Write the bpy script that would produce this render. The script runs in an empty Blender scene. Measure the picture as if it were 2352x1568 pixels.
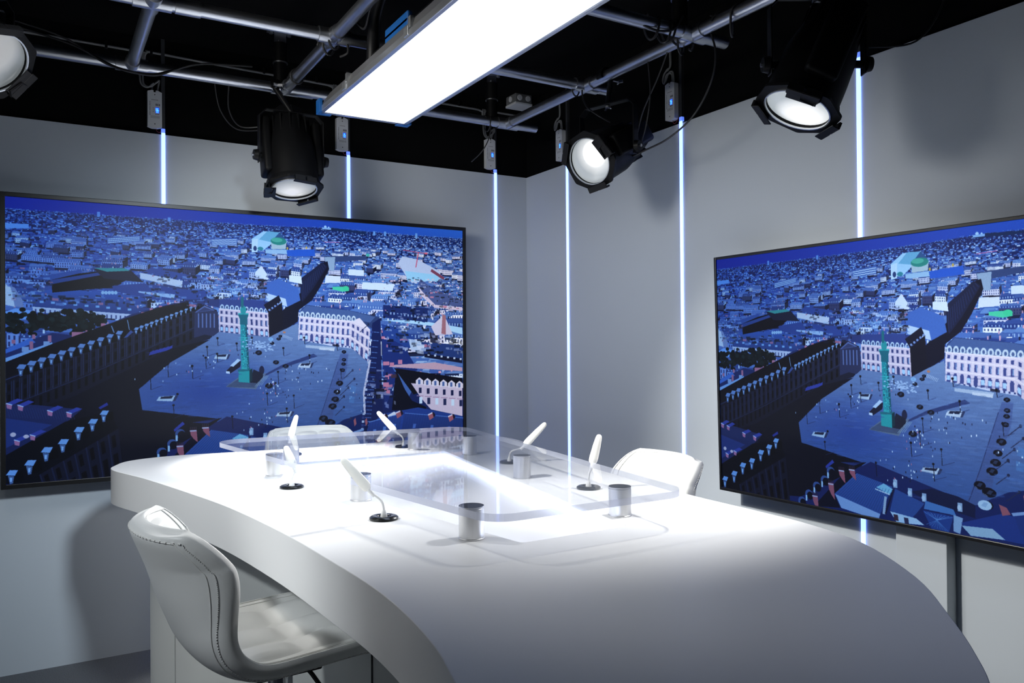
import bpy, bmesh, math, random
import numpy as np
from mathutils import Vector, Matrix, Quaternion

random.seed(3)
S = bpy.context.scene
COL = S.collection
PI = math.pi

# ------------------------------------------------------------------ helpers
def obj(name, bm, mat, parent=None, smooth=False, mods=()):
    me = bpy.data.meshes.new(name)
    bmesh.ops.recalc_face_normals(bm, faces=bm.faces)
    bm.to_mesh(me); bm.free()
    for m in (mat if isinstance(mat, (list, tuple)) else [mat]): me.materials.append(m)
    if smooth:
        for p in me.polygons: p.use_smooth = True
    o = bpy.data.objects.new(name, me); COL.objects.link(o)
    if parent is not None:
        o.parent = parent
        if parent.type == 'EMPTY' or parent.parent is not None or True:
            o.matrix_parent_inverse = world_of(parent).inverted()
    if smooth: sharp(me)
    return o
def sharp(me, ang=0.7):
    try: me.set_sharp_from_angle(angle=ang)
    except Exception: pass
def world_of(o):
    m = o.matrix_basis.copy()
    if o.parent is not None: m = world_of(o.parent) @ o.matrix_parent_inverse @ m
    return m
def thing(name, label, cat, loc=(0, 0, 0), group=None):
    o = bpy.data.objects.new(name, None); o.empty_display_size = .1
    COL.objects.link(o); o.location = loc
    return tag(o, label, cat, group)
def tag(o, label, cat, group=None):
    o['label'] = label; o['category'] = cat
    if group: o['group'] = group
    return o
def struct(name, bm, mat, parent=None):
    o = obj(name, bm, mat, parent); o['kind'] = 'structure'; return o
def plabel(o, label): o['label'] = label; return o

def box(bm, x0, x1, y0, y1, z0, z1, M=None, bev=0, seg=2):
    n = bmesh.ops.create_cube(bm, size=1)['verts']
    T = Matrix.Translation(((x0 + x1) / 2, (y0 + y1) / 2, (z0 + z1) / 2)) @ Matrix.Diagonal((abs(x1 - x0), abs(y1 - y0), abs(z1 - z0), 1))
    bmesh.ops.transform(bm, matrix=T, verts=n)
    if bev:
        es = list({e for v in n for e in v.link_edges})
        r = bmesh.ops.bevel(bm, geom=es, offset=bev, segments=seg, affect='EDGES', profile=.5)
        n = list({v for f in r['faces'] for v in f.verts} | {v for v in n if v.is_valid})
    if M is not None: bmesh.ops.transform(bm, matrix=M, verts=[v for v in n if v.is_valid])
    return n
def frame_of(d, up=(0, 0, 1)):
    d = Vector(d).normalized(); up = Vector(up)
    if abs(d.dot(up)) > .98: up = Vector((1, 0, 0))
    x = up.cross(d).normalized(); y = d.cross(x)
    return Matrix((x, y, d)).transposed()          # columns x, y, d
def mat4(p, R): return Matrix.Translation(p) @ R.to_4x4()
def lathe(bm, prof, n=32, M=None, cap0=True, cap1=True):
    rings = []
    for (r, z) in prof:
        rings.append([bm.verts.new((r * math.cos(2 * PI * k / n), r * math.sin(2 * PI * k / n), z)) for k in range(n)])
    for a, b in zip(rings[:-1], rings[1:]):
        for k in range(n): bm.faces.new((a[k], a[(k + 1) % n], b[(k + 1) % n], b[k]))
    if cap0: bm.faces.new(rings[0][::-1])
    if cap1: bm.faces.new(rings[-1])
    if M is not None: bmesh.ops.transform(bm, matrix=M, verts=[v for r in rings for v in r])
    return rings
def cyl(bm, a, b, r, n=24, r2=None):
    a, b = Vector(a), Vector(b)
    lathe(bm, [(r, 0), (r if r2 is None else r2, (b - a).length)], n, mat4(a, frame_of(b - a)))
def tube(bm, pts, r, n=10, closed=False, smooth=0):
    pts = [Vector(p) for p in pts]
    if smooth: pts = spline(pts, smooth, closed)
    m = len(pts); rings = []; prevx = None
    for i, p in enumerate(pts):
        a = pts[(i - 1) % m] if (i or closed) else p; b = pts[(i + 1) % m] if (i < m - 1 or closed) else p
        d = (b - a).normalized()
        if prevx is None: x = frame_of(d).col[0]
        else:
            x = prevx - d * prevx.dot(d)
            x = x.normalized() if x.length > 1e-6 else frame_of(d).col[0]
        x = Vector(x); y = d.cross(x); prevx = x
        rr = r(i / max(m - 1, 1)) if callable(r) else r
        rings.append([bm.verts.new(p + x * rr * math.cos(2 * PI * k / n) + y * rr * math.sin(2 * PI * k / n)) for k in range(n)])
    for i in range(m if closed else m - 1):
        a, b = rings[i], rings[(i + 1) % m]
        for k in range(n): bm.faces.new((a[k], a[(k + 1) % n], b[(k + 1) % n], b[k]))
    if not closed: bm.faces.new(rings[0][::-1]); bm.faces.new(rings[-1])
def spline(pts, k=8, closed=False):
    P = [Vector(p) for p in pts]; out = []; n = len(P)
    for i in range(n if closed else n - 1):
        if closed: p0, p1, p2, p3 = P[i - 1], P[i], P[(i + 1) % n], P[(i + 2) % n]
        else: p0, p1, p2, p3 = P[max(i - 1, 0)], P[i], P[i + 1], P[min(i + 2, n - 1)]
        for j in range(k):
            t = j / k
            out.append(.5 * ((2 * p1) + (p2 - p0) * t + (2 * p0 - 5 * p1 + 4 * p2 - p3) * t * t + (3 * p1 - p0 - 3 * p2 + p3) * t ** 3))
    if not closed: out.append(P[-1])
    return out
def poly_slab(bm, pts, z0, z1, holes=()):
    loops = []
    for L in [pts] + list(holes):
        lo = [bm.verts.new((x, y, z0)) for x, y in L]; hi = [bm.verts.new((x, y, z1)) for x, y in L]
        n = len(L)
        for k in range(n): bm.faces.new((lo[k], lo[(k + 1) % n], hi[(k + 1) % n], hi[k]))
        loops.append((lo, hi))
    for s in (0, 1):
        es = []
        for lp in loops:
            vs = lp[s]
            for k in range(len(vs)):
                e = bm.edges.get((vs[k], vs[(k + 1) % len(vs)]))
                es.append(e)
        bmesh.ops.triangle_fill(bm, edges=es, use_beauty=True)
def round_poly(pts, r, n=8):
    P = [Vector((x, y)) for x, y in pts]; out = []; m = len(P)
    for i in range(m):
        a, b, c = P[i - 1], P[i], P[(i + 1) % m]
        rr = r[i] if isinstance(r, (list, tuple)) else r
        u = (a - b).normalized(); v = (c - b).normalized()
        half = u.angle(v) / 2; t = rr / math.tan(half)
        cen = b + (u + v).normalized() * (rr / math.sin(half))
        p0 = b + u * t; p1 = b + v * t
        a0 = math.atan2(*(p0 - cen).yx); a1 = math.atan2(*(p1 - cen).yx)
        d = (a1 - a0 + PI) % (2 * PI) - PI
        for k in range(n + 1):
            an = a0 + d * k / n; out.append((cen.x + rr * math.cos(an), cen.y + rr * math.sin(an)))
    return out

# ------------------------------------------------------------------ materials
MATS = {}
def mat(name, col, rough=.5, metal=0., spec=.5, emit=None, es=0., bump=None, coat=0., var=None, aniso=0., sheen=0.):
    m = bpy.data.materials.new(name); m.use_nodes = True
    nt = m.node_tree; b = nt.nodes['Principled BSDF']
    b.inputs['Base Color'].default_value = (*col, 1); b.inputs['Roughness'].default_value = rough
    b.inputs['Metallic'].default_value = metal; b.inputs['Specular IOR Level'].default_value = spec
    b.inputs['Coat Weight'].default_value = coat
    if emit is not None:
        b.inputs['Emission Color'].default_value = (*emit, 1); b.inputs['Emission Strength'].default_value = es
    tc = nt.nodes.new('ShaderNodeTexCoord')
    if var:                                           # (scale, amount, stretch)
        mp = nt.nodes.new('ShaderNodeMapping'); mp.inputs['Scale'].default_value = var[2]
        nz = nt.nodes.new('ShaderNodeTexNoise'); nz.inputs['Scale'].default_value = var[0]; nz.inputs['Detail'].default_value = 5
        mx = nt.nodes.new('ShaderNodeMix'); mx.data_type = 'RGBA'
        mx.inputs[6].default_value = (*[c * (1 - var[1]) for c in col], 1); mx.inputs[7].default_value = (*[min(1, c * (1 + var[1])) for c in col], 1)
        nt.links.new(tc.outputs['Object'], mp.inputs['Vector']); nt.links.new(mp.outputs['Vector'], nz.inputs['Vector'])
        nt.links.new(nz.outputs['Fac'], mx.inputs[0]); nt.links.new(mx.outputs[2], b.inputs['Base Color'])
    if bump:                                          # (scale, strength, distance)
        nz = nt.nodes.new('ShaderNodeTexNoise'); nz.inputs['Scale'].default_value = bump[0]; nz.inputs['Detail'].default_value = 4
        bp = nt.nodes.new('ShaderNodeBump'); bp.inputs['Strength'].default_value = bump[1]; bp.inputs['Distance'].default_value = bump[2]
        nt.links.new(tc.outputs['Object'], nz.inputs['Vector']); nt.links.new(nz.outputs['Fac'], bp.inputs['Height']); nt.links.new(bp.outputs['Normal'], b.inputs['Normal'])
    return m
I3 = (1, 1, 1)
M_wall = mat('painted_panel', (.555, .605, .655), .55, bump=(220, .04, .002), var=(1.2, .02, I3))
M_wallblack = mat('black_paint', (.0035, .0037, .004), .95, spec=.05, bump=(90, .1, .004))
M_ceiling = mat('black_ceiling', (.0035, .0036, .0038), .95, spec=.05, bump=(60, .15, .004))
M_backroom = mat('white_room_wall', (.66, .70, .74), .8)
M_backdark = mat('dark_rear_wall', (.05, .055, .065), .9)  # unseen rear wall, darkened so little light bounces onto the near desk end
M_table = mat('white_solid_surface', (.82, .83, .84), .42, spec=.4, bump=(300, .02, .001))
M_ped = mat('white_laminate', (.72, .74, .72), .45)
M_steel = mat('galvanised_steel', (.50, .52, .56), .34, 1., var=(9, .25, (1, 1, 1)), bump=(40, .06, .002))
M_brushed = mat('brushed_steel', (.70, .70, .71), .34, 1., var=(60, .14, (1, 1, .02)))
M_steelcap = mat('post_cap', (.16, .17, .19), .45, .8)
M_chrome = mat('chrome', (.75, .76, .8), .08, 1.)
M_black = mat('black_metal', (.004, .0042, .005), .45, .0, spec=.2, bump=(160, .05, .001))
M_blackbody = mat('black_cast_metal', (.0032, .0034, .004), .5, spec=.14, bump=(240, .08, .001))
M_cable = mat('black_cable', (.008, .008, .009), .5)
M_greycable = mat('grey_cable', (.13, .135, .14), .6)
M_plastic = mat('grey_plastic', (.66, .68, .70), .5)
M_grille = mat('glossy_black_plastic', (.008, .009, .010), .18)
M_mic = mat('white_foam', (.86, .85, .80), .75, bump=(500, .12, .001))
M_neck = mat('white_gooseneck', (.80, .80, .79), .4)
M_leather = mat('white_leather', (.74, .75, .74), .42, bump=(380, .14, .0012), spec=.45)
M_thread = mat('white_thread', (.80, .80, .78), .6)
M_frame = mat('black_screen_frame', (.006, .006, .007), .35)
M_alu = mat('satin_aluminium', (.62, .64, .67), .3, .9)
M_blue = mat('blue_plastic', (.008, .085, .29), .35)
M_darkstrip = mat('dark_profile', (.03, .032, .036), .5)
M_digit = mat('blue_digits', (.02, .1, .5), .4, emit=(.10, .45, 1.), es=2.2)
M_digitback = mat('blue_display', (.0, .02, .3), .3, emit=(.0, .03, .9), es=.9)
M_print = mat('dark_print', (.05, .055, .06), .6)
M_red = mat('red_wire', (.25, .02, .02), .5)
M_carpet = mat('grey_carpet', (.20, .21, .225), .95, spec=.1, var=(260, .75, I3), bump=(260, .8, .01))
M_strip = mat('led_diffuser', (.8, .85, .9), .5, emit=(.56, .92, 3.1), es=1.1)
M_stripdim = mat('led_diffuser_end', (.5, .6, .9), .5, emit=(.10, .22, 1.0), es=.9)
M_panel = mat('panel_diffuser', (.9, .9, .9), .5, emit=(.82, .95, 1.2), es=2.0)
M_inset = mat('table_light_strip', (.9, .9, .9), .5, emit=(.80, .92, 1.25), es=2.6)
M_basin = mat('basin_acrylic', (.80, .81, .84), .25)

def clear_glass():
    m = bpy.data.materials.new('clear_acrylic'); m.use_nodes = True; nt = m.node_tree; nt.nodes.clear()
    out = nt.nodes.new('ShaderNodeOutputMaterial'); tr = nt.nodes.new('ShaderNodeBsdfTransparent'); gl = nt.nodes.new('ShaderNodeBsdfGlossy')
    lw = nt.nodes.new('ShaderNodeLayerWeight'); lw.inputs['Blend'].default_value = .5; mx = nt.nodes.new('ShaderNodeMixShader')
    pw = nt.nodes.new('ShaderNodeMath'); pw.operation = 'POWER'; pw.inputs[1].default_value = 5.
    fr = nt.nodes.new('ShaderNodeMath'); fr.operation = 'MULTIPLY_ADD'; fr.inputs[1].default_value = .62; fr.inputs[2].default_value = .04
    nt.links.new(lw.outputs['Facing'], pw.inputs[0]); nt.links.new(pw.outputs[0], fr.inputs[0])
    tr.inputs['Color'].default_value = (.965, .97, .985, 1); gl.inputs['Roughness'].default_value = .03
    nt.links.new(fr.outputs[0], mx.inputs[0]); nt.links.new(tr.outputs[0], mx.inputs[1]); nt.links.new(gl.outputs[0], mx.inputs[2]); nt.links.new(mx.outputs[0], out.inputs[0])
    return m
def glass_edge():
    m = bpy.data.materials.new('acrylic_edge'); m.use_nodes = True; nt = m.node_tree; nt.nodes.clear()
    out = nt.nodes.new('ShaderNodeOutputMaterial'); tr = nt.nodes.new('ShaderNodeBsdfTransparent'); df = nt.nodes.new('ShaderNodeBsdfPrincipled')
    df.inputs['Base Color'].default_value = (.62, .64, .72, 1); df.inputs['Roughness'].default_value = .25
    tl = nt.nodes.new('ShaderNodeBsdfTranslucent'); tl.inputs['Color'].default_value = (.62, .64, .72, 1)
    tr.inputs['Color'].default_value = (.85, .87, .93, 1)
    a = nt.nodes.new('ShaderNodeMixShader'); a.inputs[0].default_value = .5; b = nt.nodes.new('ShaderNodeMixShader'); b.inputs[0].default_value = .55
    nt.links.new(df.outputs[0], a.inputs[1]); nt.links.new(tl.outputs[0], a.inputs[2]); nt.links.new(tr.outputs[0], b.inputs[1]); nt.links.new(a.outputs[0], b.inputs[2]); nt.links.new(b.outputs[0], out.inputs[0])
    return m
M_glass = clear_glass(); M_glassedge = glass_edge()

def lens_mat(hot, name, cx, cy, amb=.16):
    # lamp glass: bright reflector hot spot fading to the dimmer rim (object coordinates of the lens)
    m = mat(name, (.30, .31, .32), .16, spec=.6); nt = m.node_tree; b = nt.nodes['Principled BSDF']
    tc = nt.nodes.new('ShaderNodeTexCoord'); mp = nt.nodes.new('ShaderNodeMapping'); mp.inputs['Location'].default_value = (-cx, -cy, 0)
    ln = nt.nodes.new('ShaderNodeVectorMath'); ln.operation = 'LENGTH'
    rp = nt.nodes.new('ShaderNodeValToRGB'); e = rp.color_ramp.elements
    e[0].position = .22; e[0].color = (1, 1, 1, 1); e[1].position = .80; e[1].color = (amb * .85, amb * .95, amb, 1)
    k = rp.color_ramp.elements.new(.52); k.color = (amb * 2, amb * 2.05, amb * 2.05, 1)
    sc = nt.nodes.new('ShaderNodeMath'); sc.operation = 'MULTIPLY'; sc.inputs[1].default_value = 8.5
    nt.links.new(tc.outputs['Object'], mp.inputs['Vector']); nt.links.new(mp.outputs['Vector'], ln.inputs[0]); nt.links.new(ln.outputs['Value'], sc.inputs[0]); nt.links.new(sc.outputs[0], rp.inputs[0])
    nt.links.new(rp.outputs['Color'], b.inputs['Emission Color']); b.inputs['Emission Strength'].default_value = hot
    return m

# ------------------------------------------------------------------ picture shown on the screens
def paint_city():
    W, H = 1600, 900
    rng = np.random.RandomState(7)
    img = np.zeros((H, W, 3), np.float32)
    X, Y = np.meshgrid(np.arange(W) + .5, np.arange(H) + .5)
    def at(h, x, y):                         # artwork sketch coordinates to picture coordinates
        k = h[6] * x + h[7] * y + 1
        return ((h[0] * x + h[1] * y + h[2]) / k, (h[3] * x + h[4] * y + h[5]) / k)
    def L0(x, y): return at((1.144264, -0.004330285, -11.16433, -0.1025855, 1.355462, -609.3494, -0.0002346086, 7.763438e-07), x, y)
    def R0(x, y): return at((-55.28961, 1.467285, 90117.56, -5.402234, -40.38566, 33002.12, -0.01504618, 0.0004640511), x, y)
    def c3(c): return np.array(c, np.float32)
    def fillmask(x0, y0, x1, y1, m, col, a=1.0):
        reg = img[y0:y1, x0:x1]
        w = (m * a)[..., None]
        reg[...] = reg * (1 - w) + c3(col) * w
    def poly(pts, col, a=1.0, col2=None, axis=1):
        p = np.array(pts, float)
        x0, y0 = np.floor(p.min(0)).astype(int); x1, y1 = np.ceil(p.max(0)).astype(int) + 1
        x0, y0 = max(x0, 0), max(y0, 0); x1, y1 = min(x1, W), min(y1, H)
        if x1 <= x0 or y1 <= y0: return
        xs, ys = X[y0:y1, x0:x1], Y[y0:y1, x0:x1]
        m = np.zeros(xs.shape, bool)
        n = len(p)
        for i in range(n):
            ax, ay = p[i]; bx, by = p[(i + 1) % n]
            if ay == by: continue
            c = ((ay > ys) != (by > ys)) & (xs < (bx - ax) * (ys - ay) / (by - ay) + ax)
            m ^= c
        if col2 is not None:
            t = (ys - p[:, 1].min()) / max(np.ptp(p[:, 1]), 1) if axis else (xs - p[:, 0].min()) / max(np.ptp(p[:, 0]), 1)
            cc = c3(col) * (1 - t[..., None]) + c3(col2) * t[..., None]
            reg = img[y0:y1, x0:x1]; w = (m * a)[..., None]
            reg[...] = reg * (1 - w) + cc * w
        else:
            fillmask(x0, y0, x1, y1, m.astype(np.float32), col, a)
    def rect(x, y, w, h, col):
        x0, y0, x1, y1 = int(max(x, 0)), int(max(y, 0)), int(min(x + w, W)), int(min(y + h, H))
        if x1 > x0 and y1 > y0: img[y0:y1, x0:x1] = c3(col)
    def line(a, b, w, col, al=1.0):
        a, b = np.array(a, float), np.array(b, float)
        d = b - a; n = np.array([-d[1], d[0]]) / (np.hypot(*d) + 1e-6) * w / 2
        poly([a + n, b + n, b - n, a - n], col, al)
    def path(pts, w, col, al=1.0):
        for i in range(len(pts) - 1): line(pts[i], pts[i + 1], w, col, al)
    def disc(c, rx, ry, col, al=1.0):
        t = np.linspace(0, 2 * np.pi, 18, endpoint=False)
        poly(np.c_[c[0] + rx * np.cos(t), c[1] + ry * np.sin(t)], col, al)
    def mix(a, b, t): return tuple(np.array(a) * (1 - t) + np.array(b) * t)
    def lerp(a, b, t): return (a[0] + (b[0] - a[0]) * t, a[1] + (b[1] - a[1]) * t)
    def quad(q, u, v):                       # q: top-left, top-right, bottom-right, bottom-left
        return lerp(lerp(q[0], q[1], u), lerp(q[3], q[2], u), v)
    def sub(q, u0, u1, v0, v1): return [quad(q, u0, v0), quad(q, u1, v0), quad(q, u1, v1), quad(q, u0, v1)]
    def facade(q, n, wall, win, trim, arch=(150, 190, 235), shade=1.0, awn=True):
        poly(q, wall)
        poly(sub(q, 0, 1, .26, .30), trim); poly(sub(q, 0, 1, .60, .65), trim); poly(sub(q, 0, 1, 0, .05), trim)
        for i in range(n):
            a = i / n; w = 1 / n
            poly(sub(q, a + .30 * w, a + .70 * w, .10, .22), win)
            poly(sub(q, a + .30 * w, a + .70 * w, .34, .57), win)
            if rng.rand() < .6: poly(sub(q, a + .52 * w, a + .68 * w, .35, .55), mix(win, arch, .5))
            poly(sub(q, a + .22 * w, a + .78 * w, .74, 1.0), win)
            poly(sub(q, a + .30 * w, a + .70 * w, .69, .76), win)
            if awn and rng.rand() < .75: poly(sub(q, a + .26 * w, a + .74 * w, .78, .94), arch)
            poly(sub(q, a + .02 * w, a + .10 * w, .05, .62), trim)
    def dormers(a, b, n, s0, s1, lit, dark, skip=()):
        for i in range(n):
            if i in skip: continue
            t = (i + .5) / n; p = lerp(a, b, t); s = s0 + (s1 - s0) * t
            poly([(p[0] + s * .1, p[1] + s * .2), (p[0] + s * .9, p[1]), (p[0] + s * .8, p[1] - s * .9), (p[0], p[1] - s * .5)], dark)
            poly([(p[0] - s * .5, p[1] - s * .55), (p[0] - s * .2, p[1] - s), (p[0] + s * .45, p[1] - s * .95), (p[0] + s * .2, p[1] - s * .45)], lit)
            poly([(p[0] - s * .35, p[1] - s * .5), (p[0] + s * .15, p[1] - s * .42), (p[0] + s * .05, p[1] + s * .25), (p[0] - s * .2, p[1] + s * .3)], mix(lit, dark, .35))
            poly([(p[0] - s * .2, p[1] - s * .3), (p[0] + .0 * s, p[1] - s * .28), (p[0] - s * .05, p[1] + s * .1), (p[0] - s * .18, p[1] + s * .1)], (150, 180, 225))
    def round_dormers(a, b, n, s, lit, win):
        for i in range(n):
            p = lerp(a, b, (i + .5) / n)
            disc((p[0], p[1] - s * .45), s * .42, s * .55, lit); rect(p[0] - s * .46, p[1] - s * .5, s * .92, s * .5, lit)
            disc((p[0], p[1] - s * .35), s * .2, s * .32, win)
    # ---- sky and haze at the horizon
    hor = 40 - 8 * np.exp(-((X - 1060) / 170.) ** 2) - X * .004
    t = np.clip(Y / 48., 0, 1)[..., None]; l = (X / W)[..., None]
    img[...] = (c3((18, 40, 150)) * (1 - l) + c3((30, 90, 190)) * l) * (1 - t * .2) + c3((20, 50, 140)) * t * .2
    ground = Y > hor
    img[ground] = c3((16, 34, 92))
    # ---- roofs and walls out to the horizon, far ones first
    N = 21000
    yy = np.sort(rng.rand(N) ** 1.7)
    wash = c3((120, 160, 215))
    for k in range(N):
        y = 37 + yy[k] * 560; x = rng.rand() * 1680 - 40
        y -= 8 * np.exp(-((x - 1060) / 170.) ** 2) * max(0, 1 - yy[k] * 6) + x * .004
        s = 2.6 + (y - 34) * .105
        w = s * (.5 + rng.rand() * 1.3); h = s * (.25 + rng.rand() * .5)
        right = min(max(x / 1500., 0), 1)
        lightc = mix((120, 182, 255), (218, 230, 252), right * .8 + .2 * rng.rand())
        roof = mix((22, 52, 128), (52, 92, 168), rng.rand()); roof = mix(roof, (84, 120, 178), right * .55)
        dark = mix((6, 12, 40), (14, 30, 78), rng.rand())
        if rng.rand() < .2: lightc = mix(lightc, (245, 250, 255), .6)
        r = rng.rand(); hz = max(0., 1 - (y - 34) / 150.) * .35
        lightc = mix(lightc, wash, hz); roof = mix(roof, (50, 98, 190), hz); dark = mix(dark, (30, 66, 150), hz * 1.4)
        if r < .30:
            rect(x, y, w, h, roof); rect(x, y + h, w, h * .7, mix(dark, roof, .35))
            if s > 14:
                for j in range(int(w / (s * .28))): rect(x + s * .1 + j * s * .28, y + h * 1.1, s * .12, h * .45, mix(lightc, roof, .3))
        elif r < .58:
            rect(x, y - h * .45, w, h * .6, roof); rect(x, y + h * .15, w, h * .85, mix(lightc, roof, .35 * rng.rand()))
            if s > 9:
                for j in range(int(w / (s * .2))): rect(x + s * .06 + j * s * .2, y + h * .35, max(s * .07, 1), h * .3, mix(dark, roof, .5))
        elif r < .78:
            rect(x, y, w * .8, h * .8, dark)
        elif r < .90:
            poly([(x, y), (x + w * .3, y - h * .6), (x + w * 1.2, y - h * .6), (x + w, y)], mix(roof, lightc, rng.rand() * .5)); rect(x, y, w, h * .5, mix(dark, roof, .3))
        elif r < .985:
            rect(x, y, w * .4, h * .35, mix(lightc, (235, 242, 255), .4 * rng.rand()))
        else:
            rect(x, y, w * .35, h * .3, [(60, 150, 130), (190, 120, 150), (190, 170, 140)][rng.randint(3)])
        if rng.rand() < .25 * right and y > 60: rect(x + w * .2, y - h * .2, max(w * .15, 1), max(h * .3, 1), (205, 140, 165))
    M = 420; yb = np.sort(95 + rng.rand(M) ** 1.25 * 370)
    for y in yb:                                              # street blocks with mansard roofs
        x = rng.rand() * 1700 - 60; s = 5 + (y - 50) * .105; w = s * (1.4 + rng.rand() * 2.2); h = s * (.7 + rng.rand() * .5); sk = s * (rng.rand() - .35) * .8
        right = min(max(x / 1500., 0), 1); up = h * (.55 + .35 * rng.rand()); dx = s * (.25 + .6 * rng.rand())
        wall = mix((96, 132, 205), (214, 206, 226), min(1, right * .9 + .25 * rng.rand()))
        if rng.rand() < .25: wall = mix(wall, (240, 246, 255), .6)
        if rng.rand() < .3 - .2 * right: wall = mix(wall, (14, 22, 60), .75)
        roof = mix((26, 50, 112), (74, 108, 176), rng.rand()); roof2 = mix(roof, (150, 190, 240), .35 * rng.rand())
        A, B, C, D = (x, y), (x + w, y + sk * .5), (x + w, y + sk * .5 + h), (x, y + h)
        poly([D, C, (C[0] + s * .1, C[1] + s * .35), (D[0] + s * .05, D[1] + s * .35)], (8, 14, 42), .8)
        poly([A, B, C, D], wall); q4 = [A, B, C, D]; n = max(2, int(w / max(s * .3, 3.2)))
        win = mix((16, 28, 80), wall, .2)
        for i in range(n):
            for (v0, v1) in ((.14, .40), (.56, .86)): poly(sub(q4, (i + .3) / n, (i + .68) / n, v0, v1), win)
        poly([B, (B[0] + dx, B[1] - up * .7), (B[0] + dx, B[1] - up * .7 + h), C], mix(wall, (6, 10, 34), .8))
        poly([A, B, (B[0] - s * .1, B[1] - up * .55), (A[0] + s * .12, A[1] - up * .55)], roof)
        poly([(A[0] + s * .12, A[1] - up * .55), (B[0] - s * .1, B[1] - up * .55), (B[0] + dx * .7, B[1] - up), (A[0] + dx * .8, A[1] - up)], roof2)
        for i in range(n):
            p = lerp(A, B, (i + .5) / n); rect(p[0], p[1] - up * .42, max(s * .09, 1.4), max(up * .3, 1.4), mix((170, 200, 240), roof, .25))
        for i in range(rng.randint(1, 4)):
            p = lerp((A[0] + dx * .5, A[1] - up), (B[0], B[1] - up), rng.rand()); rect(p[0], p[1] - s * .16, max(s * .12, 1.5), max(s * .26, 2), [(190, 140, 165), (205, 215, 240), (20, 30, 70)][rng.randint(3)])
    for k in range(130):                                      # tree crowns on the hill
        x = 1010 + rng.rand() * 170; disc((x, 28 + abs(x - 1050) * .05 + rng.rand() * 7), 4, 2.6, (16, 42, 84))
    disc((1020, 24), 5, 5, (150, 190, 240)); disc((1033, 26), 3, 4, (150, 190, 240)); rect(1008, 27, 34, 7, (120, 160, 220))
    for x, h in ((1210, 8), (1255, 10), (1388, 12), (470, 6), (255, 8)): rect(x, 36 - h, 9, h + 8, (90, 140, 215))
    # ---- long pale blocks, opera house with green dome, hoarding
    for q in ((283, 111) + (384, 98) + (384, 116) + (285, 132)), ((611, 94) + (699, 86) + (699, 112) + (613, 117)):
        q = [tuple(q[i:i + 2]) for i in range(0, 8, 2)]
        poly(q, (60, 96, 165))
        for j in range(3): poly(sub(q, .02, .98, .2 + j * .28, .32 + j * .28), (178, 202, 235))
    poly([(0, 84), (63, 82), (63, 96), (0, 100)], (96, 150, 225))
    poly([(749, 86), (791, 56), (845, 57), (836, 87), (789, 126), (749, 128)], (150, 195, 235))
    poly([(775, 87), (805, 55), (849, 56), (817, 94)], (98, 160, 200)); poly([(817, 94), (849, 56), (871, 78), (861, 98)], (40, 84, 130))
    poly([(749, 89), (771, 84), (770, 132), (749, 136)], (180, 210, 240)); disc((761, 120), 6, 9, (30, 60, 110))
    poly([(817, 94), (874, 91), (871, 117), (820, 119)], (160, 180, 190)); disc((845, 89), 29, 14, (30, 132, 118)); disc((839, 85), 20, 8, (70, 165, 140))
    poly([(798, 122), (880, 118), (883, 135), (798, 136)], (140, 175, 215)); poly([(874, 120), (978, 111), (981, 137), (877, 142)], (24, 84, 190))
    disc((877, 113), 3, 5, (200, 160, 70)); disc((948, 107), 3, 5, (200, 160, 70)); disc((780, 120), 10, 7, (40, 130, 140))
    poly([(1014, 135), (1179, 126), (1188, 139), (1058, 156), (1054, 189), (1027, 187)], (46, 66, 110)); poly([(1016, 138), (1058, 136), (1054, 189), (1027, 187)], (130, 150, 180))
    # street cut between the blocks
    poly([(1028, 154), (1034, 183), (999, 253), (967, 303), (918, 340), (915, 382), (860, 418), (844, 398), (851, 351), (925, 275), (941, 223), (1004, 162)], (8, 14, 40))
    poly([(925, 223), (964, 193), (1007, 158), (1027, 174), (971, 261), (931, 311), (925, 269)], (18, 28, 62))
    for j in range(14): line(lerp((931, 239), (1011, 165), j / 13), lerp((931, 304), (1021, 177), j / 13), 2, (30, 44, 86))
    # ---- mid blocks behind the square
    poly([(792, 247), (845, 226), (915, 256), (925, 304), (876, 329), (844, 322), (798, 301)], (58, 96, 170))
    poly([(798, 279), (870, 299), (876, 328), (801, 307)], (170, 190, 225)); poly([(883, 212), (928, 214), (931, 243), (883, 235)], (205, 215, 240))
    poly([(761, 206), (783, 181), (804, 212), (798, 228), (761, 223)], (200, 210, 235)); poly([(517, 287), (588, 272), (595, 312), (524, 313)], (30, 54, 110))
    poly([(73, 299), (139, 283), (394, 302), (396, 331), (213, 335)], (48, 92, 168), 1, (36, 72, 140))
    poly([(124, 247), (289, 218), (354, 244), (289, 276), (127, 297)], (5, 8, 24)); poly([(61, 255), (208, 219), (213, 230), (122, 257)], (46, 82, 150))
    poly([(122, 257), (286, 221), (289, 230), (127, 270)], (40, 70, 135)); poly([(244, 216), (354, 215), (394, 255), (276, 247)], (18, 26, 56))
    poly([(244, 213), (334, 210), (354, 218), (283, 224)], (50, 150, 140))
    poly([(383, 223), (517, 246), (514, 269), (383, 243)], (190, 195, 220)); poly([(383, 223), (506, 239), (546, 225), (421, 205)], (42, 72, 140))
    poly([(299, 270), (394, 258), (517, 274), (596, 278), (595, 306), (434, 315), (302, 287)], (38, 68, 136)); poly([(378, 285), (492, 293), (489, 308), (378, 290)], (150, 175, 220))
    for j in range(5): disc(L0(236 + j * 7.5,672), 5, 6, (150, 180, 220))
    # rounded long block with skylights
    poly([(74, 324), (91, 298), (354, 317), (380, 349), (375, 372), (72, 346)], (52, 86, 152), 1, (34, 62, 122))
    poly([(72, 343), (370, 364), (362, 384), (74, 360)], (190, 190, 220))
    for j in range(22): rect(*(np.array(lerp((79, 346), (362, 367), j / 21)) + (0, 4)), 4, 13, (50, 66, 120))
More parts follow.
